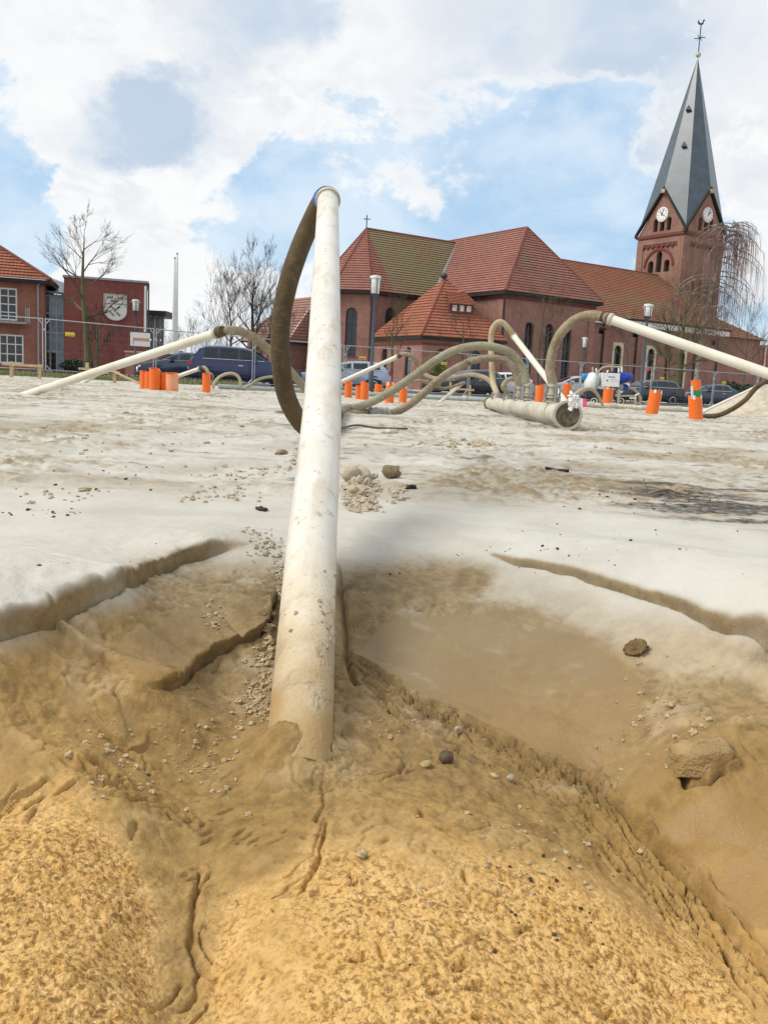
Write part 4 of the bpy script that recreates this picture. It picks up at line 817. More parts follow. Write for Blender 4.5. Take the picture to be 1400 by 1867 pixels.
so.prism([(TU1, NV-.55, NE-.2), (NU1+.5, NV-.55, NE-.2), (NU1+.5, 10.1, NE-.2), (TU1, 10.1, NE-.2)], (0, 0, .17))
# low block at the tower foot
to3, nn = wall(wl, (NU1, NV+.6, 0), (1, 0, 0), [(0, ZB), (7.2, ZB), (7.2, 7.0), (0, 7.0)]); wall(wl, (NU1+7.2, NV+.6, 0), (0, 1, 0), [(0, ZB), (16, ZB), (16, 7), (0, 7)])
roof_slope(rf_n, (NU1+.4, NV+.1, 7.0), (NU1+7.6, NV+.1, 7.0), (NU1+6.2, -2.5, 10), (NU1+.2, -2.5, 10), 14); roof_slope(rf_n, (NU1+7.6, NV+.1, 7.0), (NU1+7.6, 6, 7.0), (NU1+6.2, 4, 10), (NU1+6.2, -2.5, 10), 14)
# sacristy with dormer
sl_, sf, sr_ = (-1.25, -3.9), (-1.6, -12.2), (4.9, -14.3); SZ = 4.1; sap = (2.2, -9.6, 9.2)
def off(p, q=(2.4, -9.0), k=.5): d = math.hypot(p[0]-q[0], p[1]-q[1]); return (p[0]+(p[0]-q[0])/d*k, p[1]+(p[1]-q[1])/d*k)
for a, b, hs in ((sl_, sf, [(2.3, .95), (6.2, .95)]), (sf, sr_, [(1.6, .85), (4.6, .85)])):
    L_ = math.hypot(b[0]-a[0], b[1]-a[1]); holes = [arch(c, w_, .9, 2.75) for c, w_ in hs]
    to3, nn = wall(wl, (*a, 0), (b[0]-a[0], b[1]-a[1], 0), [(0, ZB), (L_, ZB), (L_, SZ+.2), (0, SZ+.2)], holes)
    for h in holes: opening(CH, to3, h, .28, bars=(1, 5))
    tr.prism([to3((0, 3.4), -.05), to3((L_, 3.4), -.05), to3((L_, 3.55), -.05), to3((0, 3.55), -.05)], nn*-.09)
rf_s = MB(); e1, e2, e3 = off(sl_, k=.3), off(sf), off(sr_, k=.45)
roof_slope(rf_s, (*e1, SZ), (*e2, SZ), sap, sap, 20); roof_slope(rf_s, (*e2, SZ), (*e3, SZ), sap, sap, 20)
for a in (e2,): ridge(rd_, (*a, SZ+.05), sap, .1)
so.prism([(*e1, SZ-.28), (*e2, SZ-.28), (*e3, SZ-.28), (4.4, -4.2, SZ-.28)], (0, 0, .25))
rf_s.build('sacristy_roof', tile_orange, CH)
# dormer on the right slope
mid_ = (Vector((*e2, SZ))+Vector((*e3, SZ)))/2; up_ = (Vector(sap)-mid_); dv = Vector((e3[0]-e2[0], e3[1]-e2[1], 0)).normalized(); on_ = Vector((dv.y, -dv.x, 0))
c0 = mid_+up_*.40+dv*.35; dm = MB(); w_ = 1.05
dmr = thing('dormer', None, None); dmr.parent = CH
dm.add([c0-dv*w_+on_*.05, c0+dv*w_+on_*.05, c0+dv*w_+on_*.05+Vector((0, 0, .85)), c0-dv*w_+on_*.05+Vector((0, 0, .85))], [(0, 1, 2, 3)])
dm.add([c0-dv*w_+on_*.05, c0-dv*w_+on_*.05+Vector((0, 0, .85)), c0-dv*w_-on_*1.4+Vector((0, 0, .85))], [(0, 1, 2)]); dm.add([c0+dv*w_+on_*.05, c0+dv*w_+on_*.05+Vector((0, 0, .85)), c0+dv*w_-on_*1.4+Vector((0, 0, .85))], [(0, 1, 2)])
dm.build('dormer_wall', trim_brick, dmr); dr = MB(); roof_slope(dr, c0-dv*(w_+.25)+on_*.45+Vector((0, 0, .72)), c0+dv*(w_+.25)+on_*.45+Vector((0, 0, .72)), c0+dv*.8-on_*1.75+Vector((0, 0, 2.0)), c0-dv*.8-on_*1.75+Vector((0, 0, 2.0)), 9); dr.build('dormer_roof', tile_orange, dmr)
for k in (-.62, .0, .62):
    q = c0+dv*k+on_*.08+Vector((0, 0, .42)); MB().prism([q-dv*.19-Vector((0, 0, .24)), q+dv*.19-Vector((0, 0, .24)), q+dv*.19+Vector((0, 0, .24)), q-dv*.19+Vector((0, 0, .24))], on_*.03).build('dormer_window', white_paint, dmr)
# far annex seen left of the big pipe
ax = MB(); to3, nn = wall(ax, (-7.2, 9.5, 0), (.6, -.8, 0), [(0, ZB), (4.2, ZB), (4.2, 4.0), (0, 4.0)]); wall(ax, (-7.2+2.52, 9.5-3.36, 0), (1, .2, 0), [(0, ZB), (5, ZB), (5, 4.0), (0, 4.0)]); ax.build('annex_wall', brick_church, CH)
axr = MB(); roof_slope(axr, (-7.6, 10.4, 3.7), (-4.75, 5.75, 3.7), (-1.5, 6.0, 8.2), (-2.6, 9.2, 8.0), 16); roof_slope(axr, (-4.75, 5.75, 3.7), (1.5, 5.2, 3.7), (0, 5.4, 8.0), (-1.5, 6.0, 8.2), 16); axr.build('annex_roof', tile_grey, CH)
so.prism([(-7.5, 10.3, 3.45), (-4.7, 5.8, 3.45), (0, 5.8, 3.45), (0, 10, 3.45)], (0, 0, .2))
# orange timber door on the street side beside the transept
# -------- tower
TWU, TH, TB = 42.65, 3.35, 18.7; GZ = 23.35; TOP = 38.4
tw = MB(); T0 = (TWU-TH, -TH)
def gable_out(): return [(0, ZB), (2*TH, ZB), (2*TH, TB), (TH, GZ), (0, TB)]
sides = [((TWU-TH, TH), (0, -1)), ((TWU-TH, -TH), (1, 0)), ((TWU+TH, -TH), (0, 1)), ((TWU+TH, TH), (-1, 0))]
for si, (o, d) in enumerate(sides):
    vis = si < 2
    gh = [arch(TH-.95, .62, 18.95, 20.1), arch(TH, .62, 18.95, 19.75), arch(TH+.95, .62, 18.95, 20.1)] if vis else []
    bh = [arch(TH-1.15, .8, 14.35, 15.3), arch(TH, .8, 14.35, 16.3), arch(TH+1.15, .8, 14.35, 15.3)] if vis else []
    sh = ([arch(TH-1.2, .42, 11.0, 13.2), arch(TH, .42, 11.0, 13.2), arch(TH+1.2, .42, 11.0, 13.2)] if si == 1 else [])
    if si == 1: bh = []
    to3, nn = wall(tw, (*o, 0), (*d, 0), gable_out(), gh+bh+sh, .45)
    for h in gh+bh+sh: MB().add([to3(p, .43) for p in h], [tuple(range(len(h)))]).build('belfry_opening', void_m, CH)
    # cornice, coping, frieze
    cp = MB(); cp.prism([to3((-.15, TB-.42), -.22), to3((2*TH+.15, TB-.42), -.22), to3((2*TH+.15, TB-.1), -.22), to3((-.15, TB-.1), -.22)], nn*-.26); cp.build('cornice', trim_brick, CH)
    for xa, za, xb, zb in ((-.35, TB-.25, TH, GZ+.12), (TH, GZ+.12, 2*TH+.35, TB-.25)):
        MB().prism([to3((xa, za), -.32), to3((xb, zb), -.32), to3((xb, zb+.34), -.32), to3((xa, za+.34), -.32)], nn*-.36).build('gable_coping', dark_wood, CH)
    MB().box(-.25, .25, -.25, .25, 0, .4, Matrix.Translation(to3((TH, GZ-.25), -.2))).build('gable_stone', sandstone, CH)
    if vis:
        for x in (.0, 2*TH-.9): tw.prism([to3((x, 8), -.10), to3((x+.9, 8), -.10), to3((x+.9, 18.1), -.10), to3((x, 18.1), -.10)], nn*-.13)
        tw.prism([to3((.9, 17.55), -.10), to3((2*TH-.9, 17.55), -.10), to3((2*TH-.9, 18.1), -.10), to3((.9, 18.1), -.10)], nn*-.13)
        for k in range(7):
            cx = 1.25+k*(2*TH-2.5)/6; fa = MB(); pts = [(cx+.40*math.cos(math.pi*j/8), 17.02+.42*math.sin(math.pi*j/8)) for j in range(9)]; pi_ = [(cx+.25*math.cos(math.pi*j/8), 17.02+.28*math.sin(math.pi*j/8)) for j in range(9)]
            vs = [to3(p, -.16) for p in pts]+[to3(p, -.16) for p in pi_]+[to3(p, .02) for p in pts]+[to3(p, .02) for p in pi_]
            fa.add(vs, [(j, j+1, 10+j, 9+j) for j in range(8)]+[(j, 18+j, 19+j, j+1) for j in range(8)]+[(9+j, 10+j, 28+j, 27+j) for j in range(8)]); fa.build('frieze_arch', trim_brick, CH)
        ra = MB(); pts = [(TH+2.15*math.cos(math.pi*j/16), 15.0+2.05*math.sin(math.pi*j/16)) for j in range(17)]; pi_ = [(TH+1.92*math.cos(math.pi*j/16), 15.0+1.82*math.sin(math.pi*j/16)) for j in range(17)]
        if si == 0: ra.add([to3(p, -.14) for p in pts]+[to3(p, -.14) for p in pi_]+[to3(p, .02) for p in pts]+[to3(p, .02) for p in pi_], [(j, j+1, 18+j, 17+j) for j in range(16)]+[(j, 34+j, 35+j, j+1) for j in range(16)]+[(17+j, 18+j, 52+j, 51+j) for j in range(16)]); ra.build('blind_arch', trim_brick, CH)
        # clock
        cc = to3((TH, 20.75), -.16); q = nn.to_track_quat('Z', 'Y').to_matrix().to_4x4(); q.translation = cc
        ck = MB().lathe([(.82, -.14), (.82, .02), (.78, .05), (.0, .05)], (0, 0, 0), (0, 0, 1), 36).build('clock', white_paint, CH); ck.matrix_local = q
        tk = MB()
        for j in range(12): a = 2*math.pi*j/12; tk.bar((math.cos(a)*.56, math.sin(a)*.56, .06), (math.cos(a)*.72, math.sin(a)*.72, .06), .055, .02)
        tk.build('hour_marks', lead, ck); tk = MB(); ux3 = q.to_3x3().inverted() @ Vector((*d, 0)); up3 = q.to_3x3().inverted() @ Vector((0, 0, 1))
        for ang_, ln_ in ((70, .58), (-25 if si == 0 else 40, .44), (40 if si else 128, .5)): e = ux3*math.cos(R(ang_))*ln_+up3*math.sin(R(ang_))*ln_; tk.bar(-e*.25+Vector((0, 0, .08)), e+Vector((0, 0, .08)), .07, .02)
        tk.build('clock_hands', lead, ck)
tw.build('tower_wall', brick_tower, CH)
# broach spire between the gables
gp = [(TWU-TH-.2, 0), (TWU, -TH-.2), (TWU+TH+.2, 0), (TWU, TH+.2)]; cq = [(TWU-TH-.12, -TH-.12), (TWU+TH+.12, -TH-.12), (TWU+TH+.12, TH+.12), (TWU-TH-.12, TH+.12)]
sp = MB(); tp_ = Vector((TWU, 0, TOP))
for i in range(4):
    g0 = Vector((*gp[i], GZ+.3)); g1 = Vector((*gp[(i+1) % 4], GZ+.3)); c_ = Vector((*cq[i], TB+.02))
    for a, b in ((g0, c_), (c_, g1)): sp.add([a, b, tp_], [(0, 1, 2)])
sp.build('spire', slate, CH)
for i, (k, side) in enumerate(((.33, .5), (.56, .62))):
    g0 = Vector((*gp[0], GZ+.3)); c_ = Vector((*cq[0], TB)); p = (g0*side+c_*(1-side)).lerp(tp_, k+.08); n_ = Vector((-.9, -.42, 0)).normalized(); h = MB(); h.prism([p+n_*.35+Vector((-.3*n_.y, .3*n_.x, -.1)), p+n_*.35+Vector((.3*n_.y, -.3*n_.x, -.1)), p+n_*.3+Vector((0, 0, .45))], n_*-.9); h.build('spire_hatch', slate, CH)
fb = MB().ball((TWU, 0, TOP+.25), .30).build('spire_ball', galv_dirty, CH, 'all')
cx = MB(); z0 = TOP+.4; cx.bar((TWU, 0, z0), (TWU, 0, z0+3.1), .085); dd = Vector((.545+.3, -.838+.3, 0)).normalized(); dd = Vector((.84, -.54, 0))
cx.bar(Vector((TWU, 0, z0+1.65))-dd*.62+Vector((0, 0, -.1)), Vector((TWU, 0, z0+1.65))+dd*.62+Vector((0, 0, .1)), .08)
for a in range(4): t = R(45+90*a); cx.bar(Vector((TWU, 0, z0+1.65)), Vector((TWU, 0, z0+1.65))+dd*math.cos(t)*.42+Vector((0, 0, math.sin(t)*.42)), .045)
cr = cx.build('spire_cross', lead, CH); ck = MB(); prof = [(-.42, .25), (-.30, .62), (-.22, .30), (.0, .22), (.14, .30), (.20, .60), (.34, .62), (.42, .50), (.30, .44), (.26, .12), (.02, -.02), (-.24, .06)]
ck.prism([Vector((TWU, 0, z0+3.0))+dd*x+Vector((0, 0, y)) for x, y in prof], Vector((.54, .84, 0))*.05).build('weathercock', lead, cr)
cx = MB(); cx.bar((0, 0, RZ), (0, 0, RZ+1.2), .07); cx.bar(-dd*.32+Vector((0, 0, RZ+.85)), dd*.32+Vector((0, 0, RZ+.85)), .07); cx.build('apse_cross', lead, CH)
wl.build('wall', brick_church, CH); rf_m.build('choir_roof', tile_moss, CH); rf_r.build('transept_roof', tile_red, CH); rf_n.build('nave_roof', tile_nave, CH); rd_.build('ridge', ridge_m, CH); so.build('eaves', dark_wood, CH); tr.build('brick_band', trim_brick, CH)
for a, b in dp: MB().cyl(a, b, .075, n=8).build('drainpipe', pipe_dk, CH)
dh = Vector((4.98, -12.6, 0)); dr_ = MB().prism([dh+Vector((0, 0, ZB)), dh+Vector((0, -1.25, ZB)), dh+Vector((0, -1.25, 2.45)), dh+Vector((0, 0, 2.45))], (-.12, 0, 0)).build('door', wood_door, CH); MB().box(4.80, 4.86, -13.75, -13.68, .9, 1.1).build('handle', galv, dr_)
MB().ball((2.0, -9.6, 9.35), .32, .32, .26).build('roof_ventilator', lead, CH, 'all')

# -------- town house at the left edge
HY = 60; hx1 = at(81, 600, HY)[0]; hz = lambda y_, px_=40: at(px_, y_, HY)[2]; hx = lambda p: at(p, 600, HY)[0]
HB = thing('town_house', 'two-storey red brick house with orange hipped roof and white windows at the left edge', 'house', (hx1, HY, 0), R(15))
hw = MB(); X0 = -16.0; EZ = 5.85
up = [(hx(5.5)-hx1, hz(586)), (hx(36)-hx1, hz(586)), (hx(36)-hx1, hz(527)), (hx(5.5)-hx1, hz(527))]; lo = [(hx(4)-hx1, hz(664)), (hx(46)-hx1, hz(664)), (hx(46)-hx1, hz(611)), (hx(4)-hx1, hz(611))]
sh_ = lambda h, d: [(p[0]+d, p[1]) for p in h]
hl = [up, lo, sh_(up, -2.6), sh_(lo, -2.9), sh_(up, -5.4), sh_(lo, -6)]
to3, nn = wall(hw, (0, 0, 0), (1, 0, 0), [(X0, -.3), (0, -.3), (0, EZ), (X0, EZ)], hl, .18)
for i, h in enumerate(hl): opening(HB, to3, h, .16, bars=(2, 4) if i % 2 == 0 else (3, 3), frame_m=white_paint, fw=.11, sill=False)
wall(hw, (0, 0, 0), (0, 1, 0), [(0, -.3), (6.4, -.3), (6.4, EZ), (0, EZ)]); hw.build('wall', brick_house, HB)
hr = MB(); roof_slope(hr, (X0, -.5, EZ), (.5, -.5, EZ), (-5.6, 3.2, 9.55), (X0, 3.2, 9.55), 18); roof_slope(hr, (.5, -.5, EZ), (.5, 6.9, EZ), (-5.6, 3.3, 9.55), (-5.6, 3.2, 9.55), 18); hr.build('roof', tile_orange, HB)
rr_ = MB(); ridge(rr_, (.5, -.5, EZ+.05), (-5.6, 3.2, 9.6), .12); rr_.build('ridge', ridge_m, HB); MB().prism([(X0, -.5, EZ-.28), (.5, -.5, EZ-.28), (.5, 6.9, EZ-.28), (X0, 6.9, EZ-.28)], (0, 0, .24)).build('eaves', dark_wood, HB)
MB().cyl((-.35, -.12, -.3), (-.35, -.12, EZ-.3), .06, n=8).build('drainpipe', zinc, HB); MB().tube([(-.35, -.12, EZ-.35), (-.1, -.3, EZ-.15), (.3, -.45, EZ-.05)], .06, 8).build('gutter_bend', zinc, HB)
bl = MB().box(-4.6, hx(54)-hx1, -.9, -.02, hz(592), hz(588.5)).build('balcony', zinc, HB); rl = MB()
for p in (53, 56.5, 59): rl.bar((hx(p)-hx1, -.8, hz(590)), (hx(p)-hx1, -.8, hz(563)), .06)
rl.build('railing_post', zinc, bl)
# -------- glass link and museum block
gl_blue = Mat('painted_reflection_glass', .10, .8); gl_blue.col(nmix(nmap(gl_blue.noise(.55, 3, .6), .38, .6), (.010, .026, .07), (.10, .17, .26)))  # blue with paler patches paints the reflection into dark glass
GY = 61.6; gx_ = lambda p: at(p, 600, GY)[0]; GL = thing('glass_link', 'dark blue glass link building between brick house and crest block', 'building', (gx_(104), GY, 0), R(14))
W2 = (gx_(126)-gx_(82))/2; gm = MB()
for i in range(5): x = -W2+2*W2*i/4; gm.box(x-.05, x+.05, -.06, .06, -.3, 5.1)
for z in (1.2, 2.5, 3.8, 5.0): gm.box(-W2, W2, -.05, .05, z-.05, z+.05)
gm.build('mullions', zinc, GL)
for i in range(4):
    for j, (za, zb) in enumerate(((-.3, 1.2), (1.2, 2.5), (2.5, 3.8), (3.8, 5.0))):
        x = -W2+2*W2*i/4; MB().box(x+.05, x+2*W2/4-.05, .0, .03, za+.05, zb-.05).build('pane', gl_blue.m if (j > 0 or i in (2,)) else void_m, GL)
MB().prism([(-W2-.3, -.4, 5.15), (W2+.1, -.4, 5.05), (W2+.1, 6, 5.9), (-W2-.3, 6, 6.6)], (0, 0, .15)).build('roof', slate, GL); MB().box(-W2, W2, .3, 6, -.3, 5.1).build('core', void_m, GL)
MY = 62; mx = lambda p: at(p, 590, MY)[0]; MU = thing('museum_block', 'plain dark red brick block with a white shield crest', 'building', (mx(194), MY, 0), R(16)); MW = (mx(264)-mx(124))/2*1.03
mw = MB(); MZ = 6.25; wall(mw, (-MW, 0, 0), (1, 0, 0), [(0, -.3), (2*MW, -.3), (2*MW, MZ), (0, MZ)]); wall(mw, (MW, 0, 0), (0, 1, 0), [(0, -.3), (8, -.3), (8, MZ), (0, MZ)]); wall(mw, (-MW, 8, 0), (0, -1, 0), [(0, -.3), (8, -.3), (8, MZ), (0, MZ)]); wall(mw, (MW, 8, 0), (-1, 0, 0), [(0, -.3), (2*MW, -.3), (2*MW, MZ), (0, MZ)]); mw.build('wall', brick_dark, MU)
MB().box(-MW-.08, MW+.08, -.08, 8.08, MZ, MZ+.14).build('roof', zinc, MU)
MB().box(MW-.22, MW-.06, -.08, -.02, 2.9, 6.05).build('white_corner_strip', white_paint, MU); MB().cyl((MW+.08, -.1, -.3), (MW+.08, -.1, MZ), .05, n=8).build('drainpipe', pipe_dk, MU)
scx = (mx(210.3)-mx(194)); zt = at(210, 537, MY)[2]; zb_ = at(210, 584, MY)[2]; hw_ = (mx(230)-mx(190.5))/2; Hs = zt-zb_
shp = [(-hw_, 0), (-hw_, -Hs*.62)]+[(-hw_*math.cos(math.pi*j/12), -Hs*.62-Hs*.38*math.sin(math.pi*j/12)) for j in range(1, 12)]+[(hw_, -Hs*.62), (hw_, 0)]
shield = MB().prism([(scx+x, -.12, zt+z) for x, z in shp], (0, .12, 0)).build('shield', plain('pale_stone_shield', (.66, .66, .62), .7, .1, 4), MU)
rim = MB(); rim.tube([(scx+x, -.13, zt+z) for x, z in shp+[shp[0]]], .035, 6); rim.build('shield_rim', plain('grey_rim', (.42, .42, .40), .7), shield)
chg = plain('dark_crest_charge', (.10, .025, .035), .7); pk_ = lambda zx, zy: (at(180+zx/10.77, 525+zy/10.77, MY)[0]-mx(194), -.14, at(180+zx/10.77, 525+zy/10.77, MY)[2])
for a, b in (((168, 190), (285, 190)), ((368, 205), (480, 205)), ((250, 268), (375, 268))):
    c1, c2 = Vector(pk_(*a)), Vector(pk_(*b)); m_ = MB(); m_.bar(c1, c2, .10, .04)
    for t in (.1, .5, .85): e = c1.lerp(c2, t); m_.bar(e+Vector((0, 0, 0)), e+Vector((.02, 0, .13)), .07, .04)
    m_.build('crest_charge', chg, shield)
MB().bar(pk_(120, 305), pk_(530, 320), .03, .03).build('crest_line', chg, shield)
for a, b, w_ in (((240, 355), (335, 440), .035), ((395, 375), (300, 465), .035), ((210, 450), (300, 545), .15), ((345, 475), (415, 545), .14)): MB().bar(pk_(*a), pk_(*b), w_, .05).build('crest_charge', chg, shield)
for a in ((240, 360), (395, 375)): MB().ball(pk_(*a), .07, .04, .07, 8, 6).build('crest_charge', chg, shield)
# canopy building right of the block
CY = 70; cxx = lambda p: at(p, 600, CY)[0]; CN = thing('glass_canopy', 'flat roofed glazed entrance canopy right of the crest block', 'building', (cxx(284), CY, 0)); zc = at(284, 574, CY)[2]
MB().box(cxx(262)-cxx(284), cxx(306)-cxx(284), -.5, 3, zc-.12, zc+.3).build('roof', plain('dark_green_fascia', (.035, .06, .05), .5), CN)
for p in (266, 280, 290, 297): MB().box(cxx(p)-cxx(284)-.09, cxx(p)-cxx(284)+.09, -.1, .1, -.3, zc-.12).build('post', zinc, CN)
gp_ = plain('pale_glass', (.34, .44, .48), .15, .3, 1)
for a, b in ((266.5, 279.5), (280.5, 289.5), (290.5, 296.5)):
    for z0_, z1_ in ((-.2, 1.4), (1.5, 2.6), (2.7, zc-.15)): MB().box(cxx(a)-cxx(284)+.1, cxx(b)-cxx(284)-.1, .0, .03, z0_, z1_).build('pane', gp_, CN)
LW = thing('garden_wall', 'low orange red brick wall behind the left orange tubes', 'wall', (at(290, 650, 58)[0], 58, 0)); MB().box(-2.2, 1.1, 0, .3, -.3, 1.35).build('wall_body', brick_house, LW); MB().box(-2.25, 1.15, -.04, .34, 1.35, 1.45).build('coping', sandstone, LW)
RW = thing('round_topped_sign', 'orange red round topped board left of the flagpole and cars', 'sign', (at(346, 650, 55)[0], 55, 0)); MB().prism([(-.48, 0, .2), (.48, 0, .2)]+[(.48*math.cos(math.pi*j/10), 0, .85+.42*math.sin(math.pi*j/10)) for j in range(11)], (0, .12, 0)).build('board', plain('orange_red_board', (.50, .13, .06), .7), RW); MB().box(-.05, .05, .12, .2, -.3, 1).build('post', dark_wood, RW)
# low brick building at the right edge
RY = 105; RBX = at(1316, 660, RY)[0]; RB = thing('low_brick_building', 'low flat red brick building at the right edge behind bare trees', 'building', (RBX, RY, 0)); ztop = at(1360, 631, RY)[2]
rb = MB(); wall(rb, (0, 0, 0), (1, .12, 0), [(0, -.4), (16, -.4), (16, ztop), (0, ztop)]); wall(rb, (0, 12, 0), (0, -1, 0), [(0, -.4), (12, -.4), (12, ztop), (0, ztop)]); rb.build('wall', brick_mat('bright_red_brick', (.42, .13, .10), (.36, .11, .085), (.34, .22, .18), .15), RB); MB().prism([(-.1, -.1, ztop), (16, 1.82, ztop), (16, 14, ztop), (-.1, 12, ztop)], (0, 0, .25)).build('roof', zinc, RB)
rp = at(1397, 650, RY)[0]-RBX; MB().cyl((rp, rp*.12-.15, -.3), (rp, rp*.12-.15, ztop), .10, n=8).build('drainpipe', white_paint, RB)
# ------------------------------------------------------------------ site fence
f0 = np.array([*at(81, 600, 33)[:2]]); f1_ = np.array([*at(1300, 690, 50)[:2]]); fl = np.hypot(*(f1_-f0)); fd = (f1_-f0)/fl; fa = math.atan2(fd[1], fd[0])
def s_of(px):                            # run along the fence line at a photo column
    return min(np.linspace(-12, fl+20, 6000), key=lambda s: abs(proj_x((*(f0+fd*s), 1.0))-px))
joints = [-7.4, -3.7, 0.0]+[float(s_of(x)) for x in (463, 629, 855, 1058, 1187, 1300)]
js = joints[:3]+[joints[3]/2]
for a, b in zip(joints[3:], joints[4:]):
    js.append(a)
    if b-a > 5.2: js.append((a+b)/2)
js += [joints[-1], joints[-1]+3.6, joints[-1]+7.2]
wire_m = plain('fence_wire', (.22, .23, .25), .5, .2, 8, .4); fence_m = plain('galvanised_fence_tube', (.50, .52, .54), .5, .2, 8, .5); conc = plain('fence_foot_concrete', (.30, .29, .27), .9, .2, 6); yellow = plain('yellow_sign', (.78, .62, .06), .5, .1, 9)
FLAB = ['far left fence panel before the brick house', 'left fence panel before the white windows of the house', 'fence panel in front of the glass link and the crest block', 'fence panel in front of the flagpoles and the left car', 'fence panel before the blue car and the big bare tree',
        'fence panel behind the foreground pipe and dark hose', 'fence panel left of the sacristy corner carrying a yellow sign', 'fence panel before the sacristy corner', 'fence panel before the transept with the dark parked car', 'fence panel before the transept windows', 'fence panel behind the white pump', 'fence panel before the dark hatchback', 'fence panel behind the sand heap', 'last fence panel at the right edge', 'fence panel beyond the right edge of the heap']
def fz(s): return -.06-.19*min(1, max(0, s/10))
def fence_panel(s0, s1, lab):
    w = s1-s0-.10; p = f0+fd*(s0+.05); o = thing('mesh_fence', lab, 'fence', (p[0], p[1], fz(s0)), fa, 'mesh fence panels around the site'); fr = MB(); H = 2.0; dz = fz(s1)-fz(s0); c = .14
    fr.tube([(0, 0, .02), (0, 0, H)], .021, 8); fr.tube([(w, 0, .02+dz), (w, 0, H+dz)], .021, 8); fr.tube([(0, 0, H-.02), (w, 0, H-.02+dz)], .019, 8); fr.tube([(0, 0, .12), (w, 0, .12+dz)], .017, 8)
    for x, sg in ((0, 1), (w, -1)):
        z = dz if x else 0
        fr.tube([(x, 0, H-.22+z), (x+sg*.16, 0, H-.03+z)], .02, 6); fr.tube([(x, 0, .30+z), (x+sg*.16, 0, .13+z)], .02, 6)
    fr.build('frame', fence_m, o, True); wm = MB(); n = int(w/.105)
    for i in range(1, n): x = w*i/n; z = dz*i/n; r_ = .0016; wm.add([(x-r_, -r_, .12+z), (x+r_, -r_, .12+z), (x, r_, .12+z), (x-r_, -r_, H-.03+z), (x+r_, -r_, H-.03+z), (x, r_, H-.03+z)], [(0, 1, 4, 3), (1, 2, 5, 4), (2, 0, 3, 5)])
    for j in range(1, 8): z = .12+(H-.15)*j/8; r_ = .0018; wm.add([(0, -r_, z-r_), (0, -r_, z+r_), (0, r_, z), (w, -r_, z-r_+dz), (w, -r_, z+r_+dz), (w, r_, z+dz)], [(0, 1, 4, 3), (1, 2, 5, 4), (2, 0, 3, 5)])
    wm.build('wire_mesh', wire_m, o, uv=False)['kind'] = 'stuff'
    MB().box(-.10, .0, -.05, .05, 1.55, 1.63).build('clamp', fence_m, o); ft = MB(); ft.prism([(-.30, -.11, 0), (.22, -.11, 0), (.18, -.08, .13), (-.26, -.08, .13)], (0, .2, 0)); ft.build('foot', conc, o)
for i in range(len(js)-1): fence_panel(js[i], js[i+1], FLAB[min(i, len(FLAB)-1)])
for px, py, w_, h_, lab in ((129, 609.5, 16, 7, 'yellow sign on the fence before the dark red crest block'), (661, 652.5, 13, 5.5, 'yellow sign on the fence left of the street lamp by the sacristy'), (809, 662.5, 12, 5, 'yellow sign on the fence above the bush beside the sacristy'), (1206, 690, 10, 5, 'yellow sign on the fence before the nave wall'), (1319, 698, 9.5, 5, 'yellow sign on the fence above the hedge at the right')):
    s = s_of(px); p = f0+fd*s; Y = p[1]; q = at(px, py, Y); o = thing('fence_sign', lab, 'sign', (q[0], Y-.05, q[2]), fa, 'yellow signs on the fence'); k = Y/FOC; MB().box(-w_*k/2, w_*k/2, -.012, 0, -h_*k/2, h_*k/2).build('plate', yellow, o); MB().box(-w_*k*.42, w_*k*.42, -.014, -.012, -h_*k*.30, -h_*k*.16).build('tie', dark_wood, o)
s = s_of(257); p = f0+fd*s; Y = p[1]; q = at(257, 619, Y); k = Y/FOC; o = thing('site_banner', 'white site banner with a pale orange stripe hanging on the fence near the lamp', 'banner', (q[0], Y-.06, q[2]), fa); MB().box(-17.5*k, 17.5*k, -.02, 0, -12*k, 12*k).build('sheet', white_p, o); MB().box(-13*k, 16*k, -.023, -.0205, -3.0*k, 2.5*k).build('stripe', plain('pale_orange_print', (.62, .36, .24), .6, .3, 30), o); MB().box(-13*k, -11.6*k, -.0262, -.0235, -9*k, 2.5*k).build('print_line', plain('grey_print', (.35, .33, .34), .6), o)

# ------------------------------------------------------------------ street lamps
lamp_glass = plain('lantern_glass', (.72, .72, .68), .25, .2, 6); pole_m = plain('blue_grey_pole', (.055, .075, .11), .45, .25, 6)
def lamp(px, ptop, pl, Y, lab, arms=True):
    b = at(px, ptop, Y); zb = -.1 if px < 500 else -.25; top_ = b[2]; bx = at(px+(0), 700, Y)[0]; q = at(px, ptop, Y)
    o = thing('street_lamp', lab, 'street lamp', (q[0], Y, zb), 0, 'street lamps'); h = top_-zb; ll = (pl-ptop)*Y/FOC
    MB().lathe([(.11, 0), (.11, .9), (.075, .95), (.055, h-ll-.35), (.07, h-ll-.2), (.16, h-ll-.03), (.17, h-ll)], n=14).build('pole', pole_m, o, True)
    MB().lathe([(.155, h-ll), (.18, h-ll+.03), (.20, h-.16), (.19, h-.14)], n=16).build('lantern_glass', lamp_glass, o, True)
    cap = MB().lathe([(.20, h-.14), (.23, h-.12), (.22, h-.03), (.08, h)], n=16).build('lantern_cap', white_paint, o, True); 
    for t in range(4): a = t*math.pi/2+.4; MB().bar((math.cos(a)*.2, math.sin(a)*.2, h-.16), (math.cos(a)*.36, math.sin(a)*.36, h-.18), .05).build('cap_fin', zinc, o); MB().bar((math.cos(a)*.178, math.sin(a)*.178, h-ll), (math.cos(a)*.198, math.sin(a)*.198, h-.14), .03).build('glass_bar', pole_m, o)
    return o
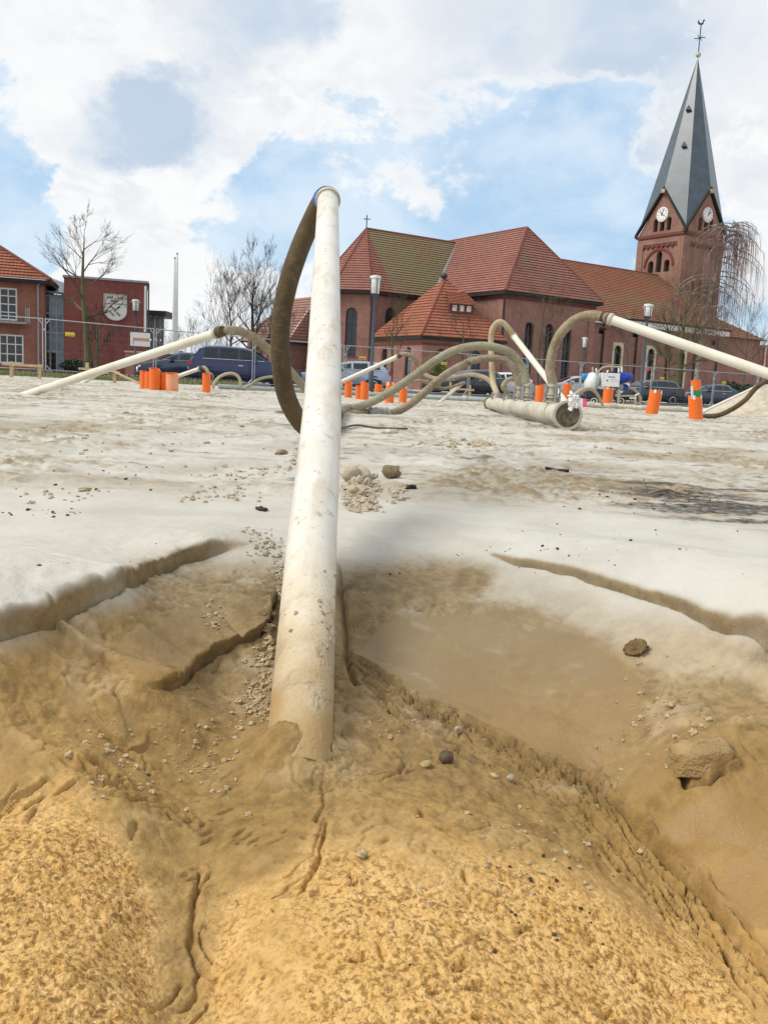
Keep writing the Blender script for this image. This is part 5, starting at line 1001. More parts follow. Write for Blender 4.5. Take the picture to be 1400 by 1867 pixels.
lamp(685, 502, 534, 37, 'blue grey street lamp in front of the apse, nearest to the church'); lamp(1182, 554, 576, 44, 'street lamp in front of the nave right of the pump'); lamp(1066, 615, 633, 74, 'small far street lamp close to the transept wall'); lamp(248, 546, 566, 56, 'street lamp beside the shield crest on the left')
# no-entry dot on the right lamp
q = at(1171.5, 673, 43.8); tag(MB().lathe([(.10, 0), (.10, .02)], (0, 0, 0), (0, -1, 0), 14).build('lamp_sticker', plain('red_white_sticker', (.60, .10, .12), .5, .1), None, False), 'small red sticker plate on the right street lamp', 'sign').location = (at(1180, 673, 43.85)[0]-.02, 43.82, q[2])
# flagpoles
for px, pt, Y, lab in ((317.5, 472, 46, 'shorter white flagpole left of its twin behind the blue car'), (321.5, 464, 46.6, 'taller white flagpole right of its twin behind the blue car')):
    q = at(px, pt, Y); o = thing('flagpole', lab, 'flagpole', (at(px-1, 660, Y)[0], Y, -.25), 0, 'white flagpoles'); h = q[2]+.25; MB().lathe([(.16, 0), (.16, 1.6), (.11, 1.65), (.085, h*.6), (.055, h-.05), (.03, h)], n=14).build('pole', white_p, o, True); MB().ball((0, 0, h+.04), .06, nu=8, nv=6).build('pole_top', zinc, o, True); MB().box(-.02, .02, -.20, -.15, 1.2, 1.4).build('cleat', zinc, o)
# ------------------------------------------------------------------ cars
tyre_m = plain('tyre_rubber', (.018, .018, .018), .85); rim_m = plain('alloy_rim', (.40, .41, .42), .35, .2, 8, .7); cglass = Mat('car_glass', .10, .45); cglass.col((.012, .018, .022)); cglass = cglass.m; red_l = plain('tail_light_red', (.55, .015, .03), .2, .2); clear_l = plain('headlight_clear', (.65, .68, .70), .15, .2); chrome = plain('window_chrome', (.70, .70, .70), .2, .1, 5, .9); blackp = plain('black_trim', (.02, .02, .022), .6); plate_m = plain('number_plate', (.72, .72, .70), .5)
def paint(name, c, met=.3): 
    m = Mat(name, .22, .6, met); m.col(c); m.b.inputs['Coat Weight'].default_value = .6; m.b.inputs['Coat Roughness'].default_value = .06; return m.m
def car(lab, px, Y, zg, length, H, rz, col, kind='suv', flip=1, px_is='mid'):
    Lh = length; q = at(px, 690, Y); o = thing('parked_car', lab, 'car', (q[0], Y, zg), rz, 'cars parked along the street beyond the fence'); W2 = .90
    if kind == 'suv': top = [(0, .62, .90), (.02, .98, .88), (.14, 1.10, .84), (.50, H-.10, .70), (.72, H-.02, .68), (1.5, H, .68), (2.3, H-.03, .67), (2.62, H-.10, .67), (3.38, 1.10, .80), (3.6, 1.05, .80), (4.3, .92, .78), (Lh-.08, .78, .74), (Lh, .55, .72)]
    elif kind == 'hatch': top = [(0, .55, .86), (.03, .92, .85), (.12, 1.02, .82), (.42, H-.12, .66), (.66, H-.02, .64), (1.35, H, .64), (2.0, H-.04, .63), (2.25, H-.10, .63), (2.95, .98, .76), (3.15, .94, .76), (3.75, .82, .74), (Lh-.08, .70, .70), (Lh, .5, .68)]
    else: top = [(0, .60, .86), (.04, .92, .85), (.55, .98, .82), (.85, 1.02, .78), (1.35, H-.06, .64), (1.7, H, .63), (2.3, H-.01, .63), (2.7, H-.10, .63), (3.4, .96, .77), (3.6, .92, .77), (4.1, .82, .74), (Lh-.08, .70, .70), (Lh, .5, .68)]
    belt = lambda z: min(1.0 if kind != 'suv' else 1.08, z-.02)
    bd = MB(); rings = []
    for x, z, wt in top:
        wb = W2*(1 if .3 < x < Lh-.4 else .93); b = belt(z); hi = z > 1.15
        half = [(wb*.80, .24), (wb*.97, .34), (wb*1.0, .62), (wb*.965, b), (wt*1.0 if hi else wb*.93, z-(.06 if hi else .015)), (wt*.82, z), (wt*.3, z+.012)]
        rings.append([(x, -y, zz) for y, zz in half]+[(x, y, zz) for y, zz in half[::-1]])
    n = len(rings[0]); vs = [p for r_ in rings for p in r_]; fs = [(i*n+k, i*n+k+1, (i+1)*n+k+1, (i+1)*n+k) for i in range(len(rings)-1) for k in range(n-1)]
    fs += [tuple(range(n))[::-1], tuple((len(rings)-1)*n+k for k in range(n))]; fs += [((i)*n+n-1, i*n, (i+1)*n, (i+1)*n+n-1) for i in range(len(rings)-1)]
    vs = [(x-Lh/2, y, z) for x, y, z in vs]; bd.add(vs, fs); bo = bd.build('body', col, o, True)
    def surf(x, f):                      # point on the cabin side between belt (f=0) and roof edge (f=1)
        for (xa, za, wa), (xb, zb, wb_) in zip(top, top[1:]):
            if xa <= x <= xb: t = (x-xa)/(xb-xa); z = za+(zb-za)*t; wt = wa+(wb_-wa)*t; break
        b = belt(z); y = W2*.965*(1-f)+wt*f; return x-Lh/2, y, b*(1-f)+(z-.06)*f
    roof = [p for p in top if p[1] > 1.15]; xs0, xs1 = roof[0][0]-.05, roof[-1][0]+.55
    edges = [xs0+.12, xs0+.12+(xs1-xs0)*.24, xs0+(xs1-xs0)*.60, xs1]
    for sgn in (-1, 1):
        for k, (a, b) in enumerate(zip(edges, edges[1:])):
            pts = [surf(a+(.20 if k == 0 else .04)*0+.05, .06), surf(b-.05-(0 if k < 2 else .02), .06), surf(min(b-.05, roof[-1][0]+.05 if k == 2 else b-.05), .92), surf(max(a+.05, roof[0][0]+.14 if k == 0 else a+.05), .92)]
            g = MB().add([(x, sgn*(y+.012), z) for x, y, z in pts], [(0, 1, 2, 3) if sgn < 0 else (3, 2, 1, 0)]); g.build('side_window', cglass, o)
        tr_ = MB(); tr_.tube([tuple((lambda p: (p[0], sgn*(p[1]+.016), p[2]))(surf(x, .02))) for x in np.linspace(xs0+.1, xs1-.05, 10)], .016, 6); tr_.build('window_trim', chrome, o)
        for xw in (.82, Lh-.86):
            wh = thing('wheel', None, None, (xw-Lh/2, sgn*.80, .33)); wh.parent = o; s_ = Vector((0, sgn, 0)); MB().lathe([(.20, -.10), (.31, -.10), (.335, -.06), (.335, .06), (.31, .10), (.20, .105)], (0, 0, 0), s_, 22).build('tyre', tyre_m, wh, True); MB().lathe([(.225, .0), (.225, .10), (.19, .112), (.06, .085), (.05, .10), (.0, .10)], (0, 0, 0), s_, 20).build('rim', rim_m, wh, True)
            MB().lathe([(.40, 0), (.40, .02)], (xw-Lh/2, sgn*.875, .36), s_, 20).build('wheel_arch', blackp, o)
        MB().prism([(-Lh/2-.012, sgn*.55, .80), (-Lh/2-.012, sgn*.86, .80), (-Lh/2+.04, sgn*.86, 1.0), (-Lh/2+.02, sgn*.62, 1.0)], (.12, 0, 0)).build('tail_light', red_l, o)
        MB().prism([(Lh/2+.0, sgn*.45, .60), (Lh/2-.06, sgn*.74, .62), (Lh/2-.22, sgn*.74, .74), (Lh/2-.03, sgn*.45, .70)], (-.05, 0, 0)).build('headlight', clear_l, o)
        MB().box(xs1-Lh/2-.55, xs1-Lh/2-.35, sgn*.88-.02 if sgn > 0 else -1.06, 1.06 if sgn > 0 else -.86, 1.0, 1.14).build('mirror', col, o)
        MB().box(-.35, -.15, sgn*.905-.012, sgn*.905+.012, .84, .88).build('handle', chrome, o)
    ri = [i for i, t in enumerate(top) if t[1] > 1.15]; a, b = top[ri[-1]], top[ri[-1]+1]; g = MB()
    e = lambda t, y, dz=.014: (t[0]-Lh/2, y, t[1]+dz)
    g.add([(a[0]+.04-Lh/2, -a[2]*.9, a[1]-.03), (a[0]+.04-Lh/2, a[2]*.9, a[1]-.03), (b[0]-.06-Lh/2, b[2]*.95, b[1]+.045), (b[0]-.06-Lh/2, -b[2]*.95, b[1]+.045)], [(0, 3, 2, 1)])
    g.v = [(x+.012, y, z+.02) for x, y, z in g.v]; g.build('windscreen', cglass, o)
    a, b = top[ri[0]], top[ri[0]-1]; g = MB(); g.add([(a[0]-.03-Lh/2-.012, -a[2]*.9, a[1]-.02), (a[0]-.03-Lh/2-.012, a[2]*.9, a[1]-.02), (b[0]+.03-Lh/2-.012, b[2]*.9, b[1]+.09), (b[0]+.03-Lh/2-.012, -b[2]*.9, b[1]+.09)], [(0, 1, 2, 3)]); g.build('rear_window', cglass, o)
    MB().box(-Lh/2-.03, -Lh/2-.005, -.26, .26, .62, .73).build('number_plate', plate_m, o); MB().box(Lh/2, Lh/2+.025, -.26, .26, .40, .50).build('number_plate', plate_m, o); MB().box(-Lh/2-.02, Lh/2+.015, -.80, .80, .20, .30).build('lower_trim', blackp, o)
    return o
blue_p = paint('dark_blue_paint', (.008, .022, .095)); silver_b = paint('light_silver_blue_paint', (.34, .40, .52), .5); silver = paint('silver_paint', (.50, .52, .54), .5); darkp = paint('black_blue_paint', (.02, .028, .038)); whitep = paint('white_car_paint', (.66, .67, .68), 0); navy = paint('navy_paint', (.03, .05, .09))
car('dark blue estate-like SUV parked behind the dark hose, red tail light showing', 446, 38.5, -.24, 4.75, 1.66, R(14), blue_p, 'suv')
car('dark blue car with pale windscreen, half hidden behind the tail of the SUV', 335, 43, -.24, 4.3, 1.42, R(200), navy, 'sedan')
car('light silver blue car behind the orange tubes and the foreground pipe', 625, 41.5, -.26, 4.4, 1.40, R(186), silver_b, 'hatch')
car('dark car with light blue windscreen behind the low wooden barrier', 848, 47, -.27, 4.4, 1.42, R(215), darkp, 'hatch')
car('white car partly hidden behind the tan hoop hose', 902, 50, -.27, 4.2, 1.40, R(200), whitep, 'hatch')
car('silver car behind the header pipe and left of the pump', 1040, 50, -.28, 4.3, 1.42, R(186), silver, 'hatch')
car('dark hatchback with red tail light behind the leaning orange tube', 1180, 51, -.29, 4.0, 1.44, R(196), darkp, 'hatch')
car('dark blue car beside the striped orange tube and the sand heap', 1300, 54, -.30, 4.3, 1.42, R(190), navy, 'sedan')

# ------------------------------------------------------------------ vacuum pump
PY = 35.0; pk0 = at(1110, 740, PY); KP = PY/FOC/11.67
o = thing('vacuum_pump', 'white and blue vacuum pump unit on wheels behind the orange tubes', 'pump', (pk0[0], PY, -.22), 0)
def pz(zx, zy, y=0): q = at(1050+zx/11.67, 655+zy/11.67, PY); return Vector((q[0]-pk0[0], y, q[2]+.22))
pump_w = plain('pump_white', (.70, .73, .74), .4, .15, 4); pump_b = plain('pump_blue', (.012, .05, .42), .35, .2, 4); pump_b2 = plain('pump_light_blue', (.03, .26, .58), .4, .2, 4); pump_k = plain('pump_dark', (.03, .035, .04), .6, .3, 6); beam_m = plain('beige_frame', (.46, .40, .32), .7, .3, 6)
MB().ball(pz(330, 500), 158*KP, 200*KP, 218*KP, 22, 14).build('tank', pump_w, o, 'all'); MB().lathe([(225*KP, -12*KP), (228*KP, 0), (225*KP, 12*KP)], pz(400, 500), (1, 0, 0), 24).build('tank_seam', galv, o, True)
b0, b1 = pz(490, 570), pz(885, 305); pb = MB().box(b0.x, b1.x, -.35, .3, b0.z, b1.z).build('control_panel', white_p, o)
for a, b, h_, nm, mt in (((640, 375), (775, 375), 16, 'print_line', pump_b), ((600, 450), (630, 450), 28, 'button', pump_k), ((680, 430), (840, 430), 6, 'print_line', plain('faint_blue_print', (.40, .42, .62), .6)), ((680, 470), (840, 470), 6, 'print_line', plain('faint_grey_print', (.5, .5, .58), .6))):
    p, q = pz(*a), pz(*b); MB().box(p.x, q.x, -.358, -.352, p.z-h_*KP/2, p.z+h_*KP/2).build(nm, mt, pb)
c1, c2 = pz(875, 385), pz(1080, 385); mo = MB().lathe([(60*KP, 0), (110*KP, 8*KP), (112*KP, 150*KP), (95*KP, 200*KP)], c1, (1, 0, 0), 20).build('motor', pump_b, o, True)
for k in range(12): t = 2*math.pi*k/12; p = c1+Vector((.02, math.cos(t)*113*KP, math.sin(t)*113*KP)); MB().box(p.x, p.x+140*KP, p.y-.008, p.y+.008, p.z-.008, p.z+.008).build('cooling_fin', pump_b, mo)
MB().lathe([(95*KP, 0), (80*KP, 10*KP), (78*KP, 90*KP), (60*KP, 115*KP)], c2, (1, 0, 0), 18).build('motor_cap', pump_b, o, True); MB().box(pz(1090, 0).x, pz(1130, 0).x, -.30, -.2, pz(0, 420).z, pz(0, 375).z).build('terminal_box', pump_k, o)
MB().lathe([(60*KP, 0), (68*KP, 10*KP), (66*KP, 110*KP), (40*KP, 135*KP)], pz(250, 375), (-1, 0, 0), 16).build('rear_motor', pump_b2, o, True)
MB().lathe([(70*KP, 0), (85*KP, 20*KP), (85*KP, 100*KP), (60*KP, 130*KP)], pz(860, 590), (1, 0, 0), 18).build('pump_housing', zinc, o, True); MB().lathe([(62*KP, 0), (62*KP, 90*KP), (48*KP, 110*KP)], pz(985, 600), (1, 0, 0), 16).build('lower_motor', pump_b, o, True); MB().prism([pz(1000, 500, -.2), pz(1105, 500, -.2), pz(1105, 580, -.2)], (0, .3, 0)).build('guard', white_p, o)
MB().tube(spline([pz(455, 300), pz(490, 240), pz(560, 180), pz(650, 155), pz(780, 158), pz(900, 165), pz(950, 160)], 5), 20*KP, 10).build('air_hose', hose_tan, o, 'all'); MB().tube([pz(965, 280), pz(968, 180), pz(940, 155)], 22*KP, 10).build('elbow', white_p, o, True); MB().cyl(pz(900, 290), pz(900, 185), 20*KP, n=10).build('valve_stub', white_p, o, True); MB().cyl(pz(430, 300), pz(425, 190), 20*KP, n=10).build('valve_stub', white_p, o, True); MB().cyl(pz(350, 290), pz(352, 165), 20*KP, n=10).build('tank_stub', beam_m, o, True); MB().ball(pz(670, 260), 28*KP, nu=8, nv=6).build('gauge', white_p, o, True); MB().box(pz(700, 0).x, pz(840, 0).x, -.1, .15, pz(0, 305).z, pz(0, 220).z).build('filter_box', pump_k, o)
MB().box(pz(250, 0).x, pz(860, 0).x, -.25, .35, pz(0, 800).z, pz(0, 610).z).build('engine_base', pump_k, o); MB().bar(pz(800, 775, -.38), pz(1220, 775, -.38), 35*KP).build('frame_beam', beam_m, o); MB().bar(pz(860, 640, -.4), pz(830, 985, -.4), 50*KP).build('frame_leg', beam_m, o); MB().bar(pz(1200, 780, -.38), pz(1195, 1000, -.38), 40*KP).build('frame_leg', beam_m, o)
for zx in (895, 330):
    wh = thing('wheel', None, None, pz(zx, 890, -.32)); wh.parent = o; MB().lathe([(60*KP, -.05), (92*KP, -.05), (95*KP, 0), (92*KP, .05)], (0, 0, 0), (0, -1, 0), 18).build('tyre', tyre_m, wh, True); MB().lathe([(72*KP, .0), (72*KP, .055), (20*KP, .04), (15*KP, .06)], (0, 0, 0), (0, -1, 0), 16).build('rim', white_p, wh, True)
MB().tube(spline([pz(1090, 610), pz(1180, 620), pz(1270, 680), pz(1340, 780), pz(1365, 880), pz(1340, 950), pz(1250, 930), pz(1150, 880)], 6), 30*KP, 12).build('discharge_hose', hose_tan, o, 'all'); MB().tube(spline([pz(200, 640), pz(110, 650), pz(30, 700), pz(-60, 790)], 6), 32*KP, 12).build('suction_stub', hose_tan, o, 'all'); MB().bar(pz(1170, 770, -.5), pz(1260, 720, -.5), 26*KP).build('white_handle', white_p, o); MB().bar(pz(1060, 820, -.5), pz(1200, 820, -.5), 26*KP).build('white_handle', white_p, o)

# ------------------------------------------------------------------ wooden profile boards
wood_m = plain('raw_timber', (.56, .42, .25), .75, .3, 12, c2=(.40, .28, .15))
def barrier(lab, Y, boards, stakes, rails=()):
    o = thing('wooden_barrier', lab, 'barrier', (at(boards[0][0], 690, Y)[0], Y, tz(at(boards[0][0], 690, Y)[0], Y)), 0, 'timber profile boards'); L0 = Vector(o.location)
    for x0, x1, ya, yb, y2, y3 in boards: p0, p1, p2, p3 = (Vector(at(*q, Y))-L0 for q in ((x0, ya), (x1, yb), (x1, y3), (x0, y2))); MB().prism([p0, p1, p2, p3], (0, -.035, 0)).build('board', wood_m, o)
    for x0, ya, x1, yb, w_ in stakes: p, q = Vector(at(x0, ya, Y+.04))-L0, Vector(at(x1, yb, Y+.04))-L0; MB().bar(p, q-Vector((0, 0, .08)), w_*Y/FOC).build('stake', wood_m, o)
barrier('timber profile board on two stakes before the brick house', 28, [(5, 78, 662, 665.5, 665.5, 670.5)], [(22, 659, 21.5, 691, 5), (73, 664, 73, 690, 4.5)])
barrier('timber profile boards with a slanting brace left of the orange cluster', 24, [(144, 176, 670, 671.5, 674, 675.5), (186, 219, 673, 677.5, 676.5, 681)], [(159.5, 661, 160, 690, 5), (209.5, 670, 209.5, 700, 5)])
bo_ = Vector(at(203, 675, 23.9)); be = Vector(at(254, 699, 23.6)); ob = thing('timber_brace', 'slanting loose timber leaning from the left profile board to the sand', 'timber', bo_, 0); MB().bar((0, 0, 0), be-bo_, .09, .04).build('board', wood_m, ob)
barrier('timber profile board in front of the car with blue windscreen', 27, [(822, 864, 707, 709.5, 710, 713)], [(856.5, 702, 856, 724, 3.5), (821, 696, 821.5, 722, 3.5)])
# ------------------------------------------------------------------ sand heap on the right
hp = MB(); nx, ny = 120, 60; HX = at(1385, 745, 19.5)[0]; hv = []
u_, v_ = np.meshgrid(np.linspace(-1.35, 2.6, nx), np.linspace(-1.4, 1.4, ny)); rr = np.sqrt(np.where(u_ < 0, (u_/1.18)**2, (u_/2.3)**2)+(v_/1.25)**2); hz_ = .78*np.clip(1-rr, 0, 1)**.92*(1+.12*fbm(u_.ravel()*3, v_.ravel()*3, 4, 301).reshape(u_.shape)) + .03*fbm(u_.ravel()*9, v_.ravel()*9, 3, 311).reshape(u_.shape)*np.clip(1.1-rr, 0, 1)+.012*fbm(u_.ravel()*28, v_.ravel()*28, 3, 321).reshape(u_.shape)*np.clip(1.1-rr, 0, 1)
hp.add([(float(a), float(b), float(c)) for a, b, c in zip(u_.ravel(), v_.ravel(), (hz_-.05).ravel())], [(j*nx+i, j*nx+i+1, (j+1)*nx+i+1, (j+1)*nx+i) for j in range(ny-1) for i in range(nx-1)])
hs_m = plain('heap_sand', (.56, .49, .38), .95, .3, 9, bump=.4); hpo = hp.build('sand_heap', hs_m, None, 'all', uv=False); hpo.location = (HX, 19.5, tz(HX, 19.5)); tag(hpo, 'pale heap of sand by the fence at the right edge', 'sand heap')
# ------------------------------------------------------------------ trees
bark = plain('grey_brown_bark', (.075, .060, .045), .9, .45, 5, c2=(.12, .10, .07)); bark_moss = plain('mossy_bark', (.085, .080, .030), .95, .5, 3, c2=(.14, .12, .06)); twig_m = plain('bare_twigs', (.075, .058, .045), .9, .3, 3); twig_green = plain('greenish_twigs', (.10, .085, .04), .9, .3, 3); twig_red = plain('reddish_birch_twigs', (.22, .13, .11), .9, .35, 1.5, c2=(.15, .095, .085)); birch_bark = plain('birch_bark', (.42, .38, .32), .8, .6, 2.5, c2=(.08, .06, .05))
def grow(tr_, tw_, p, d, ln, r, lvl, maxl, spread, up, seed, kids=(3, 5), thin=.62, rmin=.006, split=2, wig=.12):
    rs = seed; pts = [Vector(p)]; dd = Vector(d).normalized(); n = 4 if lvl < maxl else 3; rad_ = [r]
    for i in range(n):
        dd = (dd+Vector((rs.uniform(-wig, wig), rs.uniform(-wig, wig), rs.uniform(-wig, wig)+up*.10))).normalized(); pts.append(pts[-1]+dd*ln/n); rad_.append(max(rmin*.6, r*(1-(.45 if lvl < maxl else .75)*(i+1)/n)))
    (tr_ if lvl < split else tw_).tube(pts, rad_, 6 if lvl < split else 3, caps=False)
    if lvl >= maxl: return
    k = rs.randint(*kids)
    for j in range(k):
        f = 1.0 if j == 0 else rs.uniform(.35, .98); x = f*n; i = min(int(x), n-1); q = pts[i].lerp(pts[i+1], x-i); a = rs.uniform(0, 6.283); t = rs.uniform(.55, 1)*spread*(.45 if j == 0 else 1)
        side = dd.orthogonal().normalized(); side.rotate(Matrix.Rotation(a, 3, dd)); nd = (dd*math.cos(t)+side*math.sin(t)).normalized()
        grow(tr_, tw_, q, nd, ln*rs.uniform(.55, .82)*(1.05 if j == 0 else .9), max(rmin, rad_[i]*rs.uniform(.5, .7)), lvl+1, maxl, spread, up, rs, kids, thin, rmin, split, wig)
def tree(lab, px, pb, ptop, Y, stems, maxl=5, spread=.6, up=.5, seed=1, bm=bark, tm=twig_m, cat='tree', kids=(3, 5), r0=.14, rmin=.005, zb=-.25, clear=.40, name='bare_tree', limbs=15, reach=.36, wig=.12):
    q = at(px, pb, Y); o = thing(name, lab, cat, (q[0], Y, zb), 0, None); H = at(px, ptop, Y)[2]-zb; rs = random.Random(seed); tr_, tw_ = MB(), MB()
    for sx, lean, hf, rf in stems:
        h = H*hf*.93; r = r0*rf; n = 9; pts = []; ph = rs.uniform(0, 6)
        for i in range(n+1): f = i/n; pts.append(Vector((sx+lean*f*h+.016*h*math.sin(f*7+ph)*f, .014*h*math.cos(f*6+ph)*f, h*f)))
        rr_ = [max(rmin*1.5, r*(1.35 if i == 0 else (1-.35*(i/n)/clear) if i/n < clear else .65*(1-(i/n-clear)/(1-clear))**.9)) for i in range(n+1)]
        tr_.tube(pts, rr_, 10)
        for j in range(limbs):
            f = clear*.85+(1.0-clear*.85)*((j+rs.random())/limbs)**.9; f = min(f, .995); x = f*n; i = min(int(x), n-1); p = pts[i].lerp(pts[i+1], x-i); a = j*2.4+rs.uniform(-.5, .5); u_ = (f-clear)/(1-clear)
            t = spread*(1.25-.55*u_)*rs.uniform(.8, 1.15); d = Vector((math.cos(a)*math.sin(t), math.sin(a)*math.sin(t), math.cos(t))); ln = H*hf*reach*(1-.62*max(0, u_))*rs.uniform(.7, 1.1)*(.75 if u_ < .1 else 1)
            grow(tr_, tw_, p, d, ln, max(rmin*2, rr_[i]*.44), 1, maxl, .62, up, rs, kids, .62, rmin, 2, wig)
    tr_.build('trunk', bm, o, 'all', uv=False); tw_.build('crown', tm, o, uv=False); return o
tree('bare tree with mossy trunk in front of the dark red crest block', 162, 672, 398, 45, [(0, -.05, 1.0, 1.3), (.40, .01, .42, .85)], 5, .95, .34, 14, bark_moss, twig_m, zb=-.08, r0=.17, kids=(3, 4), clear=.40, limbs=11, reach=.24)
tree('broad bare tree standing behind the blue car', 455, 690, 482, 56, [(0, .03, 1.0, 1.1), (-1.1, -.06, .84, .7), (.9, .10, .66, .4)], 5, .85, .75, 23, bark, twig_m, r0=.21, kids=(3, 4), clear=.26, limbs=17, reach=.34)
tree('small bare street tree left of the sacristy roof apex', 712, 705, 552, 55, [(0, 0, 1, 1)], 4, .6, .8, 31, bark_moss, twig_green, r0=.12, clear=.42, limbs=10, reach=.32)
tree('small bare street tree in front of the dormer', 838, 712, 560, 55, [(0, 0, 1, 1)], 4, 1.0, .3, 37, bark, twig_m, r0=.10, clear=.46, limbs=10, reach=.30)
tree('slim bare tree in front of the transept windows', 977, 722, 525, 60, [(0, .0, 1, 1), (.35, .05, .6, .6)], 4, .9, .45, 41, bark, twig_green, r0=.13, clear=.42, limbs=11, reach=.26)
tree('small bare tree before the nave wall left of the lamp', 1137, 728, 575, 62, [(0, 0, 1, 1)], 4, 1.1, .2, 43, bark, twig_m, r0=.11, clear=.45, limbs=9, reach=.30)
tree('greenish bare tree with thick mossy trunk in front of the nave end', 1229, 735, 525, 70, [(0, .02, 1, 1.2), (-.5, -.08, .7, .6)], 4, 1.0, .35, 47, bark_moss, twig_green, r0=.30, clear=.36, kids=(4, 5), limbs=15, reach=.34)
tree('small bare tree before the low brick building at the right', 1350, 740, 580, 66, [(0, -.02, 1, 1)], 4, 1.0, .5, 53, bark, twig_m, r0=.14, clear=.38, limbs=12, reach=.42)
for i, (px, pt, Y, sd_, lab) in enumerate(((352, 590, 75, 61, 'low bare bush just right of the white flagpoles'), (378, 565, 82, 62, 'distant bare shrub left of the broad tree'), (300, 590, 78, 63, 'bare shrub behind the glazed canopy'), (405, 605, 78, 64, 'thin bare shrub close against the left side of the broad tree'), (500, 590, 80, 65, 'faint bare shrub right of the broad tree'), (1392, 580, 90, 66, 'bare shrub at the far right edge'))):
    tree(lab, px, 690, pt, Y, [(0, -.06, 1, 1), (.7, .12, .85, .8), (-.8, -.12, .8, .8)], 4, .7, .8, sd_, bark, twig_m, 'shrub', (3, 4), .06, .005, -.25, .12, 'bare_shrub', 8, .34)
# weeping birch
q = at(1262, 738, 80); o = thing('weeping_birch', 'weeping birch with long hanging reddish twigs before the church tower', 'tree', (q[0], 80, -.3)); rs = random.Random(5); tr_, tw_ = MB(), MB(); Hb_ = at(1310, 378, 80)[2]+.3
main = [Vector((0, 0, 0)), Vector((.15, 0, Hb_*.25)), Vector((.5, .1, Hb_*.5)), Vector((1.2, .1, Hb_*.75)), Vector((2.0, 0, Hb_*.94))]; tr_.tube(spline(main, 5), list(np.linspace(.24, .04, 21)), 9)
limbs = []
for j in range(60):
    f = rs.uniform(.38, 1.0); P2 = spline(main, 10); p = P2[int(f*(len(P2)-1))]; a = rs.uniform(0, 6.28); ln_ = rs.uniform(1.8, 5.2)*(1.15-.35*f); d = Vector((math.cos(a), math.sin(a)*.7, rs.uniform(.25, .8))).normalized()
    if rs.random() < .22: d = Vector((rs.uniform(.6, 1), rs.uniform(-.5, .5), rs.uniform(.2, .5))).normalized(); ln_ *= 1.15
    pp = [p]; 
    for i in range(7): d = (d+Vector((0, 0, -.22))).normalized(); pp.append(pp[-1]+d*ln_/7)
    tr_.tube(pp, list(np.linspace(.055, .014, 8)), 5, caps=False); limbs.append(pp)
for pp in limbs:
    for k in range(rs.randint(20, 30)):
        i = rs.randint(1, 6); p = pp[i].lerp(pp[i+1], rs.random())+Vector((rs.gauss(0, .16), rs.gauss(0, .16), rs.uniform(-.05, .1))); ln_ = rs.uniform(1.2, 5.2)*rs.uniform(.5, 1); ln_ = min(ln_, p.z-.8-rs.uniform(0, 2)); 
        if ln_ < .4: continue
        sx_, sy_ = rs.gauss(0, .09), rs.gauss(0, .09); b_ = rs.uniform(.1, .45); tw_.tube([p, p+Vector((sx_*2, sy_*2, -ln_*.12)), p+Vector((sx_*3.2, sy_*3.2, -ln_*.5)), p+Vector((sx_*3.4+.05*b_, sy_*3.4, -ln_))], [.011, .010, .009, .005], 3, caps=False)
tr_.build('trunk', birch_bark, o, 'all', uv=False); tw_.build('crown', twig_red, o, uv=False)
# evergreen bushes and hedges made of many leaf faces
leaf_dk = plain('dark_green_leaves', (.035, .060, .022), .8, .4, 4); leaf_yl = plain('yellow_green_leaves', (.17, .19, .035), .8, .4, 4)
def bush(name, lab, cat, c, sx, sy, sz, n, mt, seed, lsz=.10):
    rs = np.random.default_rng(seed); o = thing(name, lab, cat, c); lf = MB(); st = MB()
    for k in range(5): a = rs.uniform(0, 6.28); st.tube([(rs.uniform(-sx, sx)*.4, 0, 0), (rs.uniform(-sx, sx)*.6, rs.uniform(-sy, sy)*.5, sz*.8)], [.03, .01], 4)
    for _ in range(n):
        v = rs.normal(size=3); v /= np.linalg.norm(v); r_ = rs.uniform(.55, 1.02)*(1+.18*math.sin(v[0]*7+seed)*math.cos(v[2]*6)); p = Vector((v[0]*sx*r_, v[1]*sy*r_, sz*.5+v[2]*sz*.5*r_)); t = Vector(rs.normal(size=3)).normalized()*lsz; b = Vector(rs.normal(size=3)).normalized()*lsz*.6; lf.add([p-t, p+b, p+t, p-b], [(0, 1, 2, 3)])
    st.build('stem', bark, o, uv=False); lf.build('foliage', mt, o, uv=False)
bush('hedge', 'clipped dark hedge at the foot of the crest block', 'hedge', (at(137, 670, 50)[0], 50, -.1), .8, .4, .75, 1500, leaf_dk, 1); bush('evergreen_bush', 'yellow green bush beside the sacristy behind the fence', 'bush', (at(801, 690, 56)[0], 56, -.25), .62, .5, 1.9, 1500, leaf_yl, 2); bush('hedge', 'dark hedge behind the fence left of the sand heap', 'hedge', (at(1340, 720, 60)[0], 60, -.3), 1.9, .7, 1.7, 2600, leaf_dk, 3, .13); bush('hedge', 'low dark hedge under the church wall by the hatchback', 'hedge', (at(1262, 735, 66)[0], 66, -.3), 1.6, .6, .9, 1300, leaf_dk, 4); bush('evergreen_bush', 'dark evergreen bush right of the glazed canopy', 'bush', (at(312, 640, 66)[0], 66, -.2), .9, .8, 2.3, 1700, leaf_dk, 5); bush('hedge', 'dark bush mass under the broad bare tree', 'hedge', (at(425, 660, 62)[0], 62, -.2), 2.6, .8, 1.7, 2600, plain('brown_green_leaves', (.065, .062, .028), .9, .4, 3), 6, .12)
